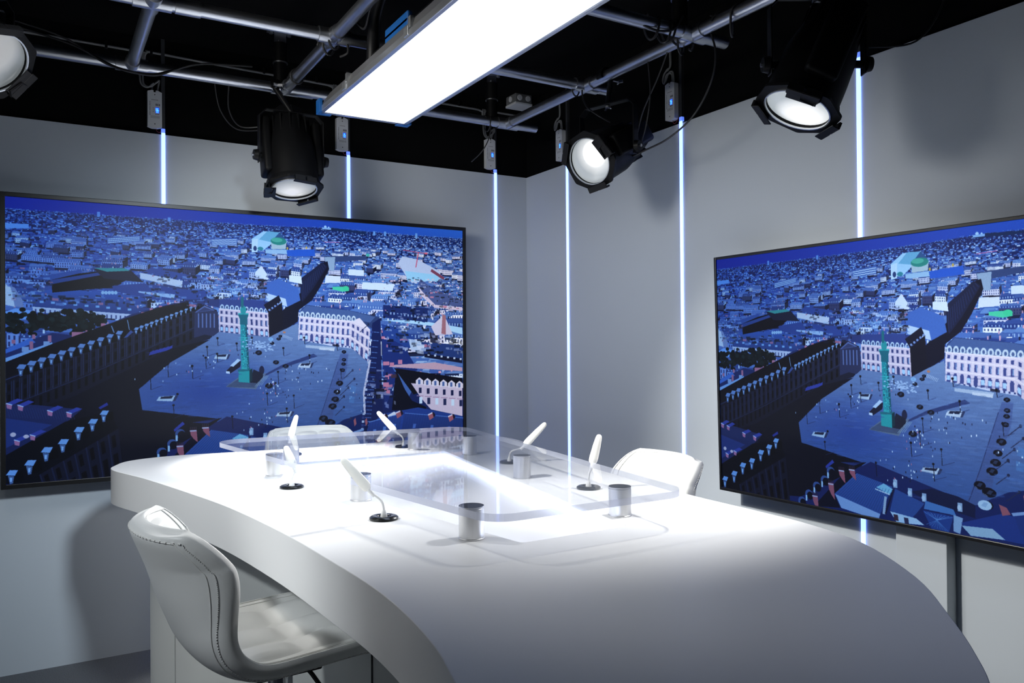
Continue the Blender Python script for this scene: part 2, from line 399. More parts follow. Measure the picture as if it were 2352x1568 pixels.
    for j in range(9): p = lerp((88, 312), (341, 332), j / 8); rect(p[0], p[1] - 6, 8, 14, (40, 54, 90)); rect(p[0] + 4, p[1] + 12, 11, 7, (120, 165, 220))
    # white curved gable and garden trees at the left edge
    poly([(-0, 274), (25, 284), (46, 324), (48, 346), (-0, 339)], (130, 140, 180)); poly([(-0, 274), (14, 284), (25, 344), (-0, 339)], (205, 205, 225))
    poly([(-1, 361), (27, 349), (79, 357), (74, 382), (-1, 391)], (120, 165, 235)); poly([(-1, 388), (72, 382), (74, 395), (-1, 407)], (70, 100, 160))
    for j in range(260):
        p = np.array(lerp((2, 396), (271, 385), rng.rand())) + rng.randn(2) * (7, 15); s = 5 + rng.rand() * 7
        disc(p, s, s * .8, mix((4, 14, 20), (22, 44, 46), rng.rand() ** 2))
    # ---- low roofs with red chimneys in front of the trees
    poly([(-1, 475), (126, 426), (212, 437), (354, 364), (517, 314), (545, 328), (-1, 526)], (24, 44, 100)); poly([(-1, 478), (67, 442), (81, 456), (-1, 491)], (60, 110, 190))
    poly([(-1, 505), (126, 456), (129, 467), (-1, 518)], (130, 165, 215))
    for (x, y, w, h) in ((27,780,8,9),(68,784,8,18),(74,768,7,10),(110,770,8,16),(165,762,32,14),(232,742,9,11),(254,742,7,7),(282,732,8,9),(324,716,8,8),(300,730,5,6),(344,708,7,7),(365,702,7,7),(383,694,6,6),(400,690,5,5),(50,796,16,12),(196,758,5,7),(100,784,14,10)):
        a, b = L0(x, y), L0(x + w, y + h); poly([a, (b[0], a[1]), b, (a[0], b[1])], mix((176, 96, 120), (205, 120, 140), rng.rand()) if w < 14 or h > 12 else (140, 160, 200))
    # ---- dark terrace on the left of the square: roof, facade, dormers
    poly([(-1, 518), (132, 459), (288, 396), (441, 339), (518, 320), (554, 328), (545, 346), (393, 410), (200, 493), (-1, 586)], (7, 9, 24))
    q = [(-1, 578), (554, 340), (553, 449), (-2, 708)]
    poly([(-1, 567), (200, 488), (393, 407), (554, 337), (588, 327), (629, 345), (628, 421), (605, 446), (479, 490), (182, 642), (-2, 712)], (12, 16, 36), 1, (22, 28, 52), 0)
    for i in range(26):
        a = i / 26
        for (v0, v1) in ((.12, .26), (.36, .58), (.70, .95)): poly(sub(q, a + .012, a + .026, v0, v1), (3, 5, 14))
        poly(sub(q, a + .000, a + .005, .05, .64), (40, 50, 82)); poly(sub(q, a + .028, a + .033, .05, .64), (34, 42, 74))
    path([(-1, 573), (200, 491), (393, 410), (554, 340)], 3, (44, 54, 92)); path([(-1, 658), (224, 565), (554, 407)], 2, (38, 48, 84))
    for j in range(6): p = lerp((413, 490), (472, 473), j / 5); poly([p, (p[0] + 12, p[1] - 6), (p[0] + 10, p[1] + 8), (p[0] - 4, p[1] + 12)], (46, 62, 150))
    dormers((29, 560), (334, 437), 11, 30, 24, (110, 140, 190), (3, 5, 14)); dormers((364, 428), (567, 337), 13, 18, 13, (120, 150, 200), (4, 6, 16))
    poly([(332, 443), (354, 416), (361, 422), (343, 441)], (60, 84, 140)); line((350, 416), (344, 382), 2, (150, 180, 220)); line((304, 425), (296, 402), 3, (120, 150, 190))
    # corner pavilion with pediment
    poly([(554, 358), (588, 330), (632, 351), (637, 441), (588, 431), (553, 443)], (40, 48, 84)); poly([(554, 355), (588, 329), (623, 345)], (84, 100, 150)); poly([(562, 353), (588, 335), (614, 345)], (50, 60, 100))
    for j in range(5): p = L0(455 + j * 9, 720); rect(p[0], p[1], 4, 50, (96, 112, 160))
    # ---- rear facade, left of the street
    poly([(545, 319), (641, 305), (845, 312), (854, 341), (632, 335)], (36, 54, 110)); poly([(638, 305), (791, 307), (801, 345), (635, 339)], (44, 64, 124))
    facade([(636, 338), (807, 351), (810, 441), (636, 421)], 10, (196, 172, 196), (52, 62, 110), (222, 200, 214))
    round_dormers((638, 338), (807, 351), 10, 15, (170, 190, 215), (50, 64, 110))
    poly([(807, 351), (857, 312), (860, 418), (810, 441)], (10, 14, 36)); poly([(791, 323), (845, 287), (854, 309), (807, 351)], (12, 18, 44))
    for j in range(6): p = lerp((801, 348), (852, 312), j / 5); disc(p, 4, 4, (110, 130, 180))
    # ---- square: sunlit paving
    poly([(605, 446), (636, 421), (810, 440), (860, 414), (915, 388), (918, 450), (1040, 473), (1196, 494), (1188, 568), (1163, 736), (1089, 755), (996, 807), (661, 721), (629, 739), (630, 727), (388, 685), (378, 615), (479, 525)], (104, 124, 164), 1, (50, 84, 140))
    ax = np.clip(1 - np.hypot((X - 602) / 300., (Y - 632) / 150.), 0, 1)[..., None]
    m = ((img[..., 2] - img[..., 0] > 40) & (img[..., 0] > 55) & (img[..., 0] < 112) & (Y > 480))[..., None]
    img[...] = np.where(m, img * (1 - ax * .75) + c3((26, 62, 140)) * ax * .75, img)
    for j in range(90):
        p = np.array((859, 577)) + rng.randn(2) * (150, 75)
        if 330 < p[0] < 1180 and p[1] > 500: disc(p, 10 + rng.rand() * 26, 1.5 + rng.rand() * 2, (128, 148, 190), .14)
    # road along the right side with parked cars
    poly([(1077, 503), (1108, 503), (1101, 567), (1056, 698), (1035, 787), (1011, 804), (970, 811), (978, 784), (1019, 680)], (62, 82, 132), .7)
    path([(1067, 533), (1014, 696), (983, 784), (977, 797)], 2, (36, 50, 96))
    # shade on the square and the dark foreground
    poly([(605, 449), (479, 525), (378, 614), (388, 685), (630, 727), (598, 742), (544, 736), (645, 725), (595, 758), (380, 878), (92, 907), (-2, 898), (-2, 692), (182, 634), (479, 479)], (10, 14, 32), 1, (8, 12, 30))
    poly([(795, 797), (866, 778), (945, 789), (996, 807), (995, 845), (878, 826)], (14, 26, 66))
    # shadow of the column, pedestal, steps, column
    poly([(797, 573), (856, 542), (973, 502), (989, 512), (844, 558), (781, 588)], (40, 58, 108)); disc((783, 560), 9, 16, (24, 32, 66))
    poly([(657, 616), (702, 583), (766, 578), (800, 570), (762, 628)], (92, 108, 130)); poly([(660, 616), (705, 586), (790, 579), (759, 622)], (64, 80, 108))
    poly([(740, 603), (754, 556), (787, 572), (787, 588), (766, 606)], (20, 28, 52))
    for j in range(4): line(L0(585 + j * 5, 888 - j), L0(608 + j * 3, 862), 1.6, (130, 150, 170))
    poly([(702, 558), (741, 556), (740, 604), (702, 600)], (20, 150, 150)); poly([(699, 555), (747, 553), (747, 562), (700, 563)], (18, 108, 118))
    poly([(740, 559), (750, 553), (750, 597), (740, 604)], (8, 52, 66))
    poly([(709, 393), (730, 393), (737, 556), (711, 555)], (14, 132, 140), 1, (20, 150, 156)); poly([(725, 393), (731, 393), (740, 556), (732, 555)], (8, 84, 100))
    for j in range(200):
        t = rng.rand(); p = lerp(lerp((710, 396), (728, 396), rng.rand()), lerp((713, 552), (737, 552), rng.rand()), t); rect(p[0], p[1], 3, 3, mix((60, 190, 185), (6, 90, 104), rng.rand()))
    poly([(700, 359), (737, 359), (733, 374), (733, 395), (707, 395), (707, 375)], (12, 100, 112)); rect(*L0(547, 719), 36, 5, (40, 160, 160)); disc((719, 343), 10, 16, (24, 140, 140)); line((716, 334), (715, 300), 9, (16, 106, 112)); disc((716, 300), 4, 5, (16, 106, 112))
    # ---- big facade on the right with mansard roof
    poly([(924, 340), (947, 320), (1109, 337), (1236, 362), (1228, 416), (1178, 396), (1134, 376), (924, 366)], (40, 60, 104)); poly([(947, 322), (1109, 338), (1218, 362), (1196, 383), (924, 346)], (64, 88, 134))
    facade([(919, 362), (1119, 377), (1115, 475), (916, 450)], 10, (198, 182, 206), (60, 70, 124), (222, 206, 220))
    facade([(1119, 377), (1196, 410), (1188, 538), (1115, 477)], 4, (190, 176, 202), (58, 68, 120), (214, 200, 216))
    poly([(1115, 380), (1154, 366), (1196, 411)], (210, 196, 214))
    round_dormers((921, 362), (1140, 378), 11, 19, (176, 192, 212), (70, 88, 130))
    poly([(943, 469), (1057, 478), (1053, 490), (943, 479)], (150, 166, 196)); poly([(995, 479), (1053, 483), (1053, 493), (995, 487)], (180, 190, 212))
    # receding roofs of the right wing
    poly([(1205, 386), (1239, 365), (1242, 570), (1248, 757), (1248, 826), (1166, 820), (1170, 652), (1196, 518)], (14, 30, 84))
    for j in range(22):
        t = j / 21; a = lerp((1210, 420), (1170, 795), t ** .8); line(a, (a[0] + 24, a[1] + 2), 2.5, (70, 106, 170)); rect(a[0] - 12, a[1] - 4, 10, 9, (150, 165, 200) if j % 2 else (40, 60, 120))
    path([(1173, 737), (1170, 652), (1196, 528)], 8, (170, 170, 200))
    poly([(1243, 416), (1342, 433), (1356, 506), (1397, 573), (1304, 605), (1256, 724), (1249, 587)], (20, 44, 112)); poly([(1286, 557), (1297, 550), (1369, 659), (1359, 676)], (60, 96, 160))
    poly([(1295, 562), (1597, 610), (1597, 676), (1455, 645), (1378, 670)], (8, 10, 28)); poly([(1271, 557), (1597, 581), (1597, 566), (1474, 543), (1286, 550)], (176, 140, 160))
    poly([(1304, 568), (1341, 650), (1371, 694), (1435, 723), (1427, 735), (1285, 728)], (8, 12, 32))
    for (x, y, w, h) in ((880,830,14,9),(884,862,10,9),(880,878,13,10),(882,896,14,10),(876,758,8,6),(876,772,8,6),(914,826,10,10),(895,832,10,8)):
        a, b = L0(x, y), L0(x + w, y + h); poly([a, (b[0], a[1]), b, (a[0], b[1])], (180, 110, 136))
    poly([(1243, 374), (1446, 393), (1598, 429), (1598, 401), (1398, 372)], (150, 196, 236)); poly([(1456, 398), (1514, 348), (1554, 429), (1475, 433)], (190, 180, 205)); poly([(1507, 348), (1522, 351), (1522, 430), (1502, 426)], (150, 100, 110))
    poly([(1243, 389), (1342, 409), (1398, 468), (1360, 485), (1250, 433)], (28, 62, 132)); poly([(1407, 459), (1598, 473), (1597, 541), (1426, 517)], (30, 56, 116)); poly([(1356, 447), (1413, 454), (1413, 507), (1369, 496)], (160, 180, 215))
    poly([(1426, 507), (1597, 530), (1597, 548), (1426, 521)], (14, 20, 52))
    for j in range(6): p = lerp((1440, 512), (1585, 532), j / 5); rect(p[0], p[1] - 5, 9, 8, (170, 185, 215))
    # pale facade at lower right and blue roofs below it
    poly([(1367, 624), (1597, 646), (1597, 767), (1454, 733), (1412, 687)], (186, 170, 196))
    for j in range(6):
        p = L0(958 + j * 18.5, 872 + j * 1.6); poly([(p[0] - 6, p[1] + 20), (p[0] - 6, p[1] + 2), (p[0] + 10, p[1] - 10), (p[0] + 26, p[1] + 2), (p[0] + 26, p[1] + 20)], (205, 196, 216)); rect(p[0] + 5, p[1], 10, 18, (70, 96, 150))
        rect(p[0] + 8, p[1] + 32, 12, 22, (26, 34, 78)); rect(p[0] + 10, p[1] + 70, 13, 26, (30, 40, 84) if j % 2 else (180, 205, 235)); line((p[0] - 2, p[1] + 64), (p[0] + 28, p[1] + 66), 3, (150, 120, 150))
    poly([(1249, 740), (1397, 722), (1597, 767), (1595, 1028), (1212, 993), (1170, 821), (1195, 780)], (26, 58, 134)); poly([(1248, 757), (1294, 734), (1318, 747), (1294, 774), (1259, 767)], (190, 200, 225))
    for j in range(22): a = L0(925 + j * 6.4, 946 + j * .6); line(a, (a[0] - 3, a[1] + 44), 1.2, (48, 84, 160))
    for x in (962, 1010, 838, 812): a = L0(x, 965); poly([a, (a[0] + 8, a[1] - 10), (a[0] + 12, a[1] + 14), (a[0] + 4, a[1] + 24)], (150, 84, 96))
    # ---- foreground roofs, left: dark mansard with bright dormers
    poly([(-1, 645), (84, 655), (209, 675), (162, 717), (-2, 814)], (26, 42, 92), 1, (20, 36, 84)); poly([(-2, 692), (125, 720), (-2, 787)], (30, 54, 116))
    for j in range(26): a = L0(14 + j * 6, 934 + j * .3); line(a, (a[0] + 10, a[1] + 34), 1, (44, 62, 112))
    poly([(-2, 809), (162, 712), (287, 686), (316, 745), (331, 866), (261, 923), (-2, 898)], (5, 8, 22))
    q = [(89, 877), (316, 743), (331, 898), (124, 1005)]
    poly(q, (14, 20, 42))
    for i in range(7):
        poly(sub(q, (i + .3) / 7, (i + .65) / 7, .08, .34), (4, 6, 16)); poly(sub(q, (i + .25) / 7, (i + .7) / 7, .48, .95), (4, 6, 16)); poly(sub(q, (i + .0) / 7, (i + .12) / 7, .0, 1), (26, 34, 64))
    for (x, y, s) in ((28,1104,34),(70,1082,36),(108,1052,36),(146,1032,34),(182,1004,34),(214,984,32),(240,963,30)):
        p = L0(x, y); dormers(p, (p[0] + 1, p[1]), 1, s, s, (120, 160, 215), (3, 5, 14))
    for (x, y) in ((14,926),(40,930),(108,942),(152,946),(68,998),(32,1010)):
        a = L0(x, y); poly([a, (a[0] + 30, a[1] - 14), (a[0] + 46, a[1] - 8), (a[0] + 16, a[1] + 6)], (50, 66, 150)); poly([(a[0], a[1]), (a[0] + 16, a[1] + 6), (a[0] + 14, a[1] + 20), (a[0] + 2, a[1] + 16)], (196, 110, 140)); line(a, (a[0] + 16, a[1] + 6), 3, (190, 195, 225))
    disc((19, 745), 8, 7, (215, 180, 190)); disc((54, 753), 8, 6, (215, 180, 190))
    poly([(257, 671), (282, 655), (286, 664), (262, 677)], (40, 54, 140)); poly([(486, 757), (515, 731), (522, 740), (489, 765)], (44, 60, 150))
    # ---- foreground roof, bottom centre
    poly([(608, 765), (706, 785), (736, 792), (691, 886), (518, 848)], (44, 84, 150), 1, (34, 70, 136))
    for j in range(20): line(lerp((615, 767), (730, 790), j / 19), lerp((529, 849), (691, 883), j / 19), 1.4, (24, 54, 116))
    poly([(522, 847), (691, 886), (684, 904), (640, 902), (545, 891)], (120, 150, 200)); poly([(678, 801), (706, 785), (739, 800), (726, 818)], (110, 170, 205)); line((674, 807), (726, 818), 4, (170, 190, 215))
    for j in range(6): line(lerp((681, 800), (736, 800), j / 5), lerp((677, 809), (726, 818), j / 5), 1.2, (40, 90, 140))
    poly([(518, 848), (608, 765), (562, 768), (454, 882), (435, 903), (541, 891)], (6, 12, 36))
    for (x, y) in ((1908,1082),(1894,1102),(1876,1116),(1858,1134),(1842,1150)):
        a = R0(x, y); disc((a[0], a[1]), 16, 16, (52, 82, 136)); disc((a[0] + 5, a[1] + 5), 13, 14, (6, 10, 30)); rect(a[0] - 14, a[1] + 6, 7, 20, (150, 180, 215))
    for (x, y, h) in ((1926,1078,22),(1902,1108,28),(1866,1136,28),(1950,1076,18)):
        a = R0(x, y); poly([(a[0], a[1]), (a[0] + 22, a[1]), (a[0] + 26, a[1] + h * 2), (a[0] + 12, a[1] + h * 1.4), (a[0] + 3, a[1] + h * .8)], (160, 84, 100)); rect(a[0], a[1] + 2, 22, 4, (170, 170, 200))
        for j in range(4): rect(a[0] + 1 + j * 6, a[1] - 10, 3, 10, (60, 40, 60))
    poly([(745, 796), (842, 827), (813, 864), (795, 884), (725, 869)], (36, 72, 136)); poly([(725, 871), (813, 878), (840, 894), (748, 903)], (150, 180, 215)); poly([(737, 878), (752, 878), (754, 897), (739, 897)], (60, 40, 60)); poly([(772, 882), (787, 882), (789, 901), (775, 901)], (40, 44, 80))
    line((703, 884), (711, 826), 9, (140, 160, 190)); line((739, 800), (709, 882), 5, (12, 22, 54))
    for (x, y) in ((2052,1108),(2086,1128),(2118,1140),(2200,1162)): a = R0(x, y); rect(a[0], a[1] - 10, 14, 26, (130, 155, 190)); disc((a[0] + 4, a[1] + 4), 6, 8, (160, 185, 215))
    poly([(845, 818), (931, 830), (939, 847), (839, 844)], (60, 110, 170)); poly([(836, 849), (931, 851), (916, 901), (862, 900)], (24, 60, 130)); 
    for j in range(9): line(lerp((839, 852), (928, 854), j / 8), (880, 871), 1.2, (80, 130, 190)); line(lerp((846, 890), (916, 901), j / 8), (880, 871), 1.2, (60, 110, 170))
    poly([(931, 846), (959, 851), (950, 899), (930, 895)], (120, 150, 190)); poly([(954, 865), (1068, 819), (1128, 821), (1127, 893), (976, 894)], (24, 52, 124)); poly([(954, 873), (1043, 866), (1078, 891), (981, 898)], (130, 160, 190))
    poly([(1062, 793), (1083, 799), (1094, 817), (1071, 824)], (140, 80, 96))
    # ---- cars, coach, lamp posts, people, kiosks
    def car(p, s, body=(8, 12, 30)):
        disc((p[0], p[1]), s, s * .72, body); poly([(p[0] - s * .55, p[1] + s * .15), (p[0] - s * .1, p[1] - s * .45), (p[0] + s * .5, p[1] - s * .35), (p[0] + s * .1, p[1] + s * .3)], mix(body, (90, 120, 170), .38)); line((p[0] - s * .8, p[1] + s * .3), (p[0] - s * .4, p[1] + s * .62), s * .16, mix(body, (150, 175, 215), .5))
    for (x, y, s) in ((790,808,9),(790,826,9),(789,836,9),(787,850,10),(780,880,14),(774,900,13),(770,917,15),(764,933,16),(743,961,17),(757,970,18),(618,886,14),(594,810,12),(634,832,11),(656,841,11),(640,778,8),(625,788,8),(644,772,7)): car(L0(x, y), s)
    for (x, y, s) in ((2274,1132,18),(2266,1160,19)): car(R0(x, y), s)
    car(R0(2262, 1160), 20, (150, 180, 215)); car(L0(622,779), 9, (120, 160, 210)); car(L0(653,763), 5, (200, 110, 60))
    poly([(659, 560), (675, 545), (699, 521), (710, 527), (708, 546), (672, 570)], (14, 22, 50)); poly([(672, 542), (699, 517), (710, 522), (684, 545)], (170, 195, 230)); poly([(659, 560), (672, 562), (672, 570), (659, 568)], (190, 205, 235))
    for (x, y, s) in ((381,914,30),(652,950,30),(700,838,26),(508,818,24)):
        a = L0(x, y); poly([(a[0] - s, a[1] + 8), (a[0] - s * .7, a[1] - 6), (a[0] + s, a[1] - 8), (a[0] + s * .7, a[1] + 12)], (170, 185, 210)); poly([(a[0] - s * .6, a[1] + 2), (a[0] - s * .5, a[1] - 5), (a[0] + s * .8, a[1] - 7), (a[0] + s * .6, a[1] + 2)], (24, 34, 66))
        poly([(a[0] + s * .7, a[1] + 12), (a[0] + s, a[1] - 8), (a[0] + s * 1.3, a[1] - 6), (a[0] + s, a[1] + 10)], (40, 54, 92))
    posts = [(347,895,30),(387,866,30),(443,870,30),(474,847,26),(409,905,0),(477,818,22),(501,794,18),(500,832,20),(640,880,28),(652,818,20),(634,908,30),(615,932,30),(676,938,32),(660,968,32),(712,836,22),(700,790,16),(775,805,14),(545,806,18),(580,790,16),(784,870,24),(400,960,30),(535,985,30)]
    for (x, y, h) in posts:
        a = L0(x, y); line(a, (a[0] - 2, a[1] - h * 1.5), 2, (10, 14, 30)); disc((a[0] - 2, a[1] - h * 1.5), 4, 4, (10, 14, 30)); line(a, (a[0] + h * 1.2, a[1] - h * .45), 1.6, (36, 50, 94), .8)
    for (x, y) in ((846,745),(814,870),(800,890),(790,910),(810,850),(806,960),(790,935)): a = L0(x, y); line(a, (a[0] - 34, a[1] + 30), 2.4, (36, 44, 78)); disc(a, 4, 5, (30, 40, 72))
    for j in range(150):
        p = np.array([L0(640,895), L0(560,795), L0(690,860), L0(440,850), L0(810,900), L0(600,960)][rng.randint(6)]) + rng.randn(2) * (50, 24)
        if p[1] > 470: rect(p[0], p[1], 2.5, 6, [(200, 215, 240), (20, 28, 60), (190, 110, 130)][rng.choice(3, p=[.5, .42, .08])])
    for j in range(60): p = np.array(lerp((758, 457), (800, 481), rng.rand())) + rng.randn(2) * (22, 6); rect(p[0], p[1], 7, 4, (150, 172, 214))
    for j in range(8): line(lerp((863, 430), (895, 443), j / 7), lerp((857, 440), (889, 453), j / 7), 2, (150, 165, 200))
    poly([(1118, 624), (1139, 631), (1135, 654), (1114, 649)], (70, 120, 180), .6); poly([(1111, 664), (1133, 671), (1130, 694), (1111, 690)], (70, 120, 180), .6)
    # white blocks, crane and green roofs in the right half
    poly([(1021, 207), (1078, 208), (1078, 234), (1017, 236)], (196, 204, 226)); poly([(1165, 228), (1298, 230), (1290, 258), (1165, 255)], (190, 208, 232)); poly([(1109, 180), (1172, 181), (1172, 204), (1109, 203)], (190, 206, 232))
    poly([(1313, 147), (1332, 119), (1399, 129), (1499, 174), (1495, 206), (1372, 224), (1343, 191)], (164, 178, 214)); poly([(1343, 177), (1495, 188), (1488, 212), (1354, 218)], (130, 186, 228))
    poly([(1399, 232), (1410, 206), (1476, 253), (1554, 272), (1598, 289), (1598, 310), (1475, 318), (1414, 275)], (70, 84, 132)); poly([(1395, 231), (1414, 275), (1471, 320), (1598, 332), (1598, 316), (1475, 309), (1422, 261)], (196, 176, 200))
    poly([(1250, 314), (1444, 324), (1440, 380), (1250, 362)], (22, 42, 100))
    for j in range(12): p = L0(888 + j * 8, 716 + j); rect(p[0], p[1], 6, 9, (120, 145, 195)); 
    poly([(1047, 249), (1109, 247), (1112, 263), (1085, 267), (1047, 259)], (60, 190, 140)); disc((1099, 254), 13, 9, (50, 190, 130)); disc((1188, 122), 8, 6, (60, 160, 150))
    line((1390, 161), (1401, 101), 4, (190, 70, 100)); line((1334, 94), (1441, 104), 2.5, (190, 80, 110)); rect(*L0(976, 580), 12, 7, (220, 90, 110)); line((1457, 169), (1515, 202), 12, (120, 60, 84)); line((1016, 82), (1075, 79), 2, (190, 90, 140))
    for j in range(12): p = lerp((1183, 224), (1476, 203), rng.rand()); rect(p[0], p[1], 8, 5, (205, 170, 190))
    # small roof clutter: skylights, chimney pots, ledges, gaps between houses
    def clutter(n, x0, x1, y0, y1, keep):
        for k in range(n):
            x = x0 + rng.rand() * (x1 - x0); y = y0 + rng.rand() * (y1 - y0)
            if not keep(x, y): continue
            xi, yi = int(min(max(x, 0), W - 1)), int(min(max(y, 0), H - 1)); base = img[yi, xi].copy(); s = 2 + (y - 34) * .022
            w = s * (.5 + 2.4 * rng.rand() ** 2); h = s * (.35 + .7 * rng.rand()); r = rng.rand()
            lit = c3((150, 185, 235)) if x < 700 else c3((205, 208, 232))
            col = base * .45 if r < .38 else (base * .55 + lit * .45 if r < .72 else (base * .8 + c3((20, 40, 90)) * .3 if r < .95 else c3((185, 112, 136))))
            sl = (rng.rand() - .4) * s * .5
            poly([(x, y), (x + w, y + sl), (x + w, y + sl + h), (x, y + h)], col, .85)
    clutter(420, 0, 600, 215, 330, lambda x, y: not (x > 120 and x < 390 and y < 300))
    clutter(260, 590, 800, 215, 300, lambda x, y: abs(x - 716) > 14)
    clutter(560, 1250, 1600, 200, 500, lambda x, y: not (x > 1440 and 340 < y < 430))
    clutter(45, 1180, 1300, 560, 700, lambda x, y: True)
    def roof(p, q, dp, col, ridge, n):                        # pitched roof with seams and small windows
        a, b2 = np.array(p, float), np.array(q, float); d = np.array(dp, float)
        poly([a, b2, b2 + d, a + d], col, 1, mix(col, (8, 14, 40), .35)); line(a, b2, 3, ridge)
        for j in range(n): u = lerp(a, b2, (j + .5) / n); line(u, np.array(u) + d * .96, 1.2, mix(col, (10, 20, 60), .4), .7)
        for j in range(3): u = np.array(lerp(a, b2, (j + .6) / 3.4)) + d * .4; poly([u, u + (12, 1), u + d * .18 + (12, 1), u + d * .18], mix(ridge, col, .3))
    roof((1190, 770), (1330, 742), (-16, 84), (34, 66, 140), (90, 130, 200), 12); roof((1340, 742), (1600, 775), (-22, 96), (28, 58, 130), (70, 110, 185), 24)
    roof((1180, 862), (1600, 890), (-10, 40), (22, 48, 112), (60, 96, 170), 20); poly([(1168, 800), (1186, 772), (1172, 880), (1150, 890)], (12, 26, 70))
    for (x, y) in ((1236, 748), (1300, 738), (1440, 752), (1530, 764), (1215, 838), (1380, 846)):
        poly([(x, y), (x + 20, y - 8), (x + 26, y + 14), (x + 8, y + 24)], (150, 84, 98)); poly([(x, y), (x + 20, y - 8), (x + 22, y - 3), (x + 2, y + 5)], (190, 185, 212)); poly([(x + 26, y + 14), (x + 34, y + 6), (x + 28, y - 6), (x + 20, y - 8)], (30, 22, 44))
    poly([(1100, 810), (1168, 792), (1176, 850), (1120, 870)], (24, 50, 116)); poly([(1095, 812), (1168, 792), (1170, 800), (1100, 820)], (110, 140, 190))
    for k in range(0):
        p = np.array((1210 + rng.rand() * 380, 770 + rng.rand() * 110)); line(p, p + np.array((-20 - rng.rand() * 40, 60 + rng.rand() * 40)), 1.6, (46, 82, 150), .7)
    for k in range(900):                                      # worn paving
        x, y = 400 + rng.rand() * 780, 420 + rng.rand() * 360; base = img[int(y), int(x)]
        if 45 < base[0] < 130 and base[2] > base[0] + 25: disc((x, y), 4 + rng.rand() * 22, 1 + rng.rand() * 2.5, base * (1.12 if rng.rand() < .55 else .88), .35)
    # soft photographic grain and grade
    img[...] *= (1 + (rng.rand(H, W, 1) - .5) * .10)
    l = np.clip(X / W, 0, 1)[..., None]; cen = np.exp(-(((X - 980) / 520.) ** 2 + ((Y - 300) / 330.) ** 2))[..., None]
    img[...] *= c3((.60, .80, 1.02)) * (1 - l) + c3((.95, .99, 1.04)) * l
    img[...] = img * (.86 + .22 * cen)
    b = img.copy()
    for ax_ in (0, 1): b = (np.roll(b, 1, ax_) + 2 * b + np.roll(b, -1, ax_)) / 4
    img[...] = img * .35 + b * .65
    img[...] = img * .86 + img.mean(2, keepdims=True) * .14
    k = img / 255.; k = k + .22 * (k - .30) * (1 - np.abs(2 * k - 1))
    return np.clip(k * 1.06, 0, 1)
# ------------------------------------------------------------------ room shell
HB = 2.417; CE = 2.87; XW, YW = -4.4, -5.6
bm = bmesh.new(); box(bm, XW, .1, YW, .1, -.08, 0); struct('floor', bm, M_carpet)
bm = bmesh.new(); box(bm, XW, .1, YW, .1, CE, CE + .08); struct('ceiling', bm, M_ceiling)
bm = bmesh.new(); box(bm, XW, 0, 0, .08, 0, HB); struct('wall_left', bm, M_wall)
bm = bmesh.new(); box(bm, 0, .08, YW, .08, 0, HB); struct('wall_right', bm, M_wall)
bm = bmesh.new(); box(bm, XW, .012, .012, .08, HB, CE); struct('wall_left_upper', bm, M_wallblack)
bm = bmesh.new(); box(bm, .012, .08, YW, .08, HB, CE); struct('wall_right_upper', bm, M_wallblack)
bm = bmesh.new(); box(bm, XW - .08, XW, YW, .08, 0, CE); struct('wall_rear_left', bm, M_backroom)
bm = bmesh.new(); box(bm, XW, .08, YW - .08, YW, 0, CE); struct('wall_rear', bm, M_backdark)
bm = bmesh.new(); box(bm, -.052, 0, -2.60, -2.425, 0, 1.22, bev=.002); struct('trim_1', bm, M_wall)

# ------------------------------------------------------------------ wall LED lines
def led_strip(wall, s, label, box_at=True):
    def P(a, out, z): return (a, -out, z) if wall == 'L' else (-out, a, z)
    def B(bm, a0, a1, o0, o1, z0, z1, bev=0):
        if wall == 'L': box(bm, a0, a1, -o1, -o0, z0, z1, bev=bev)
        else: box(bm, -o1, -o0, a0, a1, z0, z1, bev=bev)
    t = thing('led_strip', label, 'light strip', P(s, 0, .03), 'vertical light lines on the grey walls')
    bm = bmesh.new(); B(bm, s - .0085, s + .0085, -.001, .006, .03, 2.425, .002); obj('diffuser', bm, M_strip, t)
    bm = bmesh.new(); B(bm, s - .0085, s + .0085, -.011, .0055, 2.425, 2.445, .002); plabel(obj('diffuser_end', bm, M_stripdim, t), 'dim blue end of the light line')
    bm = bmesh.new(); B(bm, s - .008, s + .008, -.012, .004, 2.445, CE - .001); plabel(obj('wiring_channel', bm, M_darkstrip, t), 'unlit dark channel running up the black wall')
    return t
LED_L = [(-2.0205, 'light line above the wide left screen, leftmost one on the walls'),
         (-1.1119, 'light line above the wide left screen, behind the hanging lamp'),
         (-.2145, 'full height light line on the left wall just before the corner')]
LED_R = [(-.4341, 'full height light line on the right wall just after the corner'),
         (-1.3486, 'full height light line meeting the right hand stool back'),
         (-2.2671, 'light line that passes behind the right screen')]
for s, l in LED_L: led_strip('L', s, l)
for s, l in LED_R: led_strip('R', s, l)

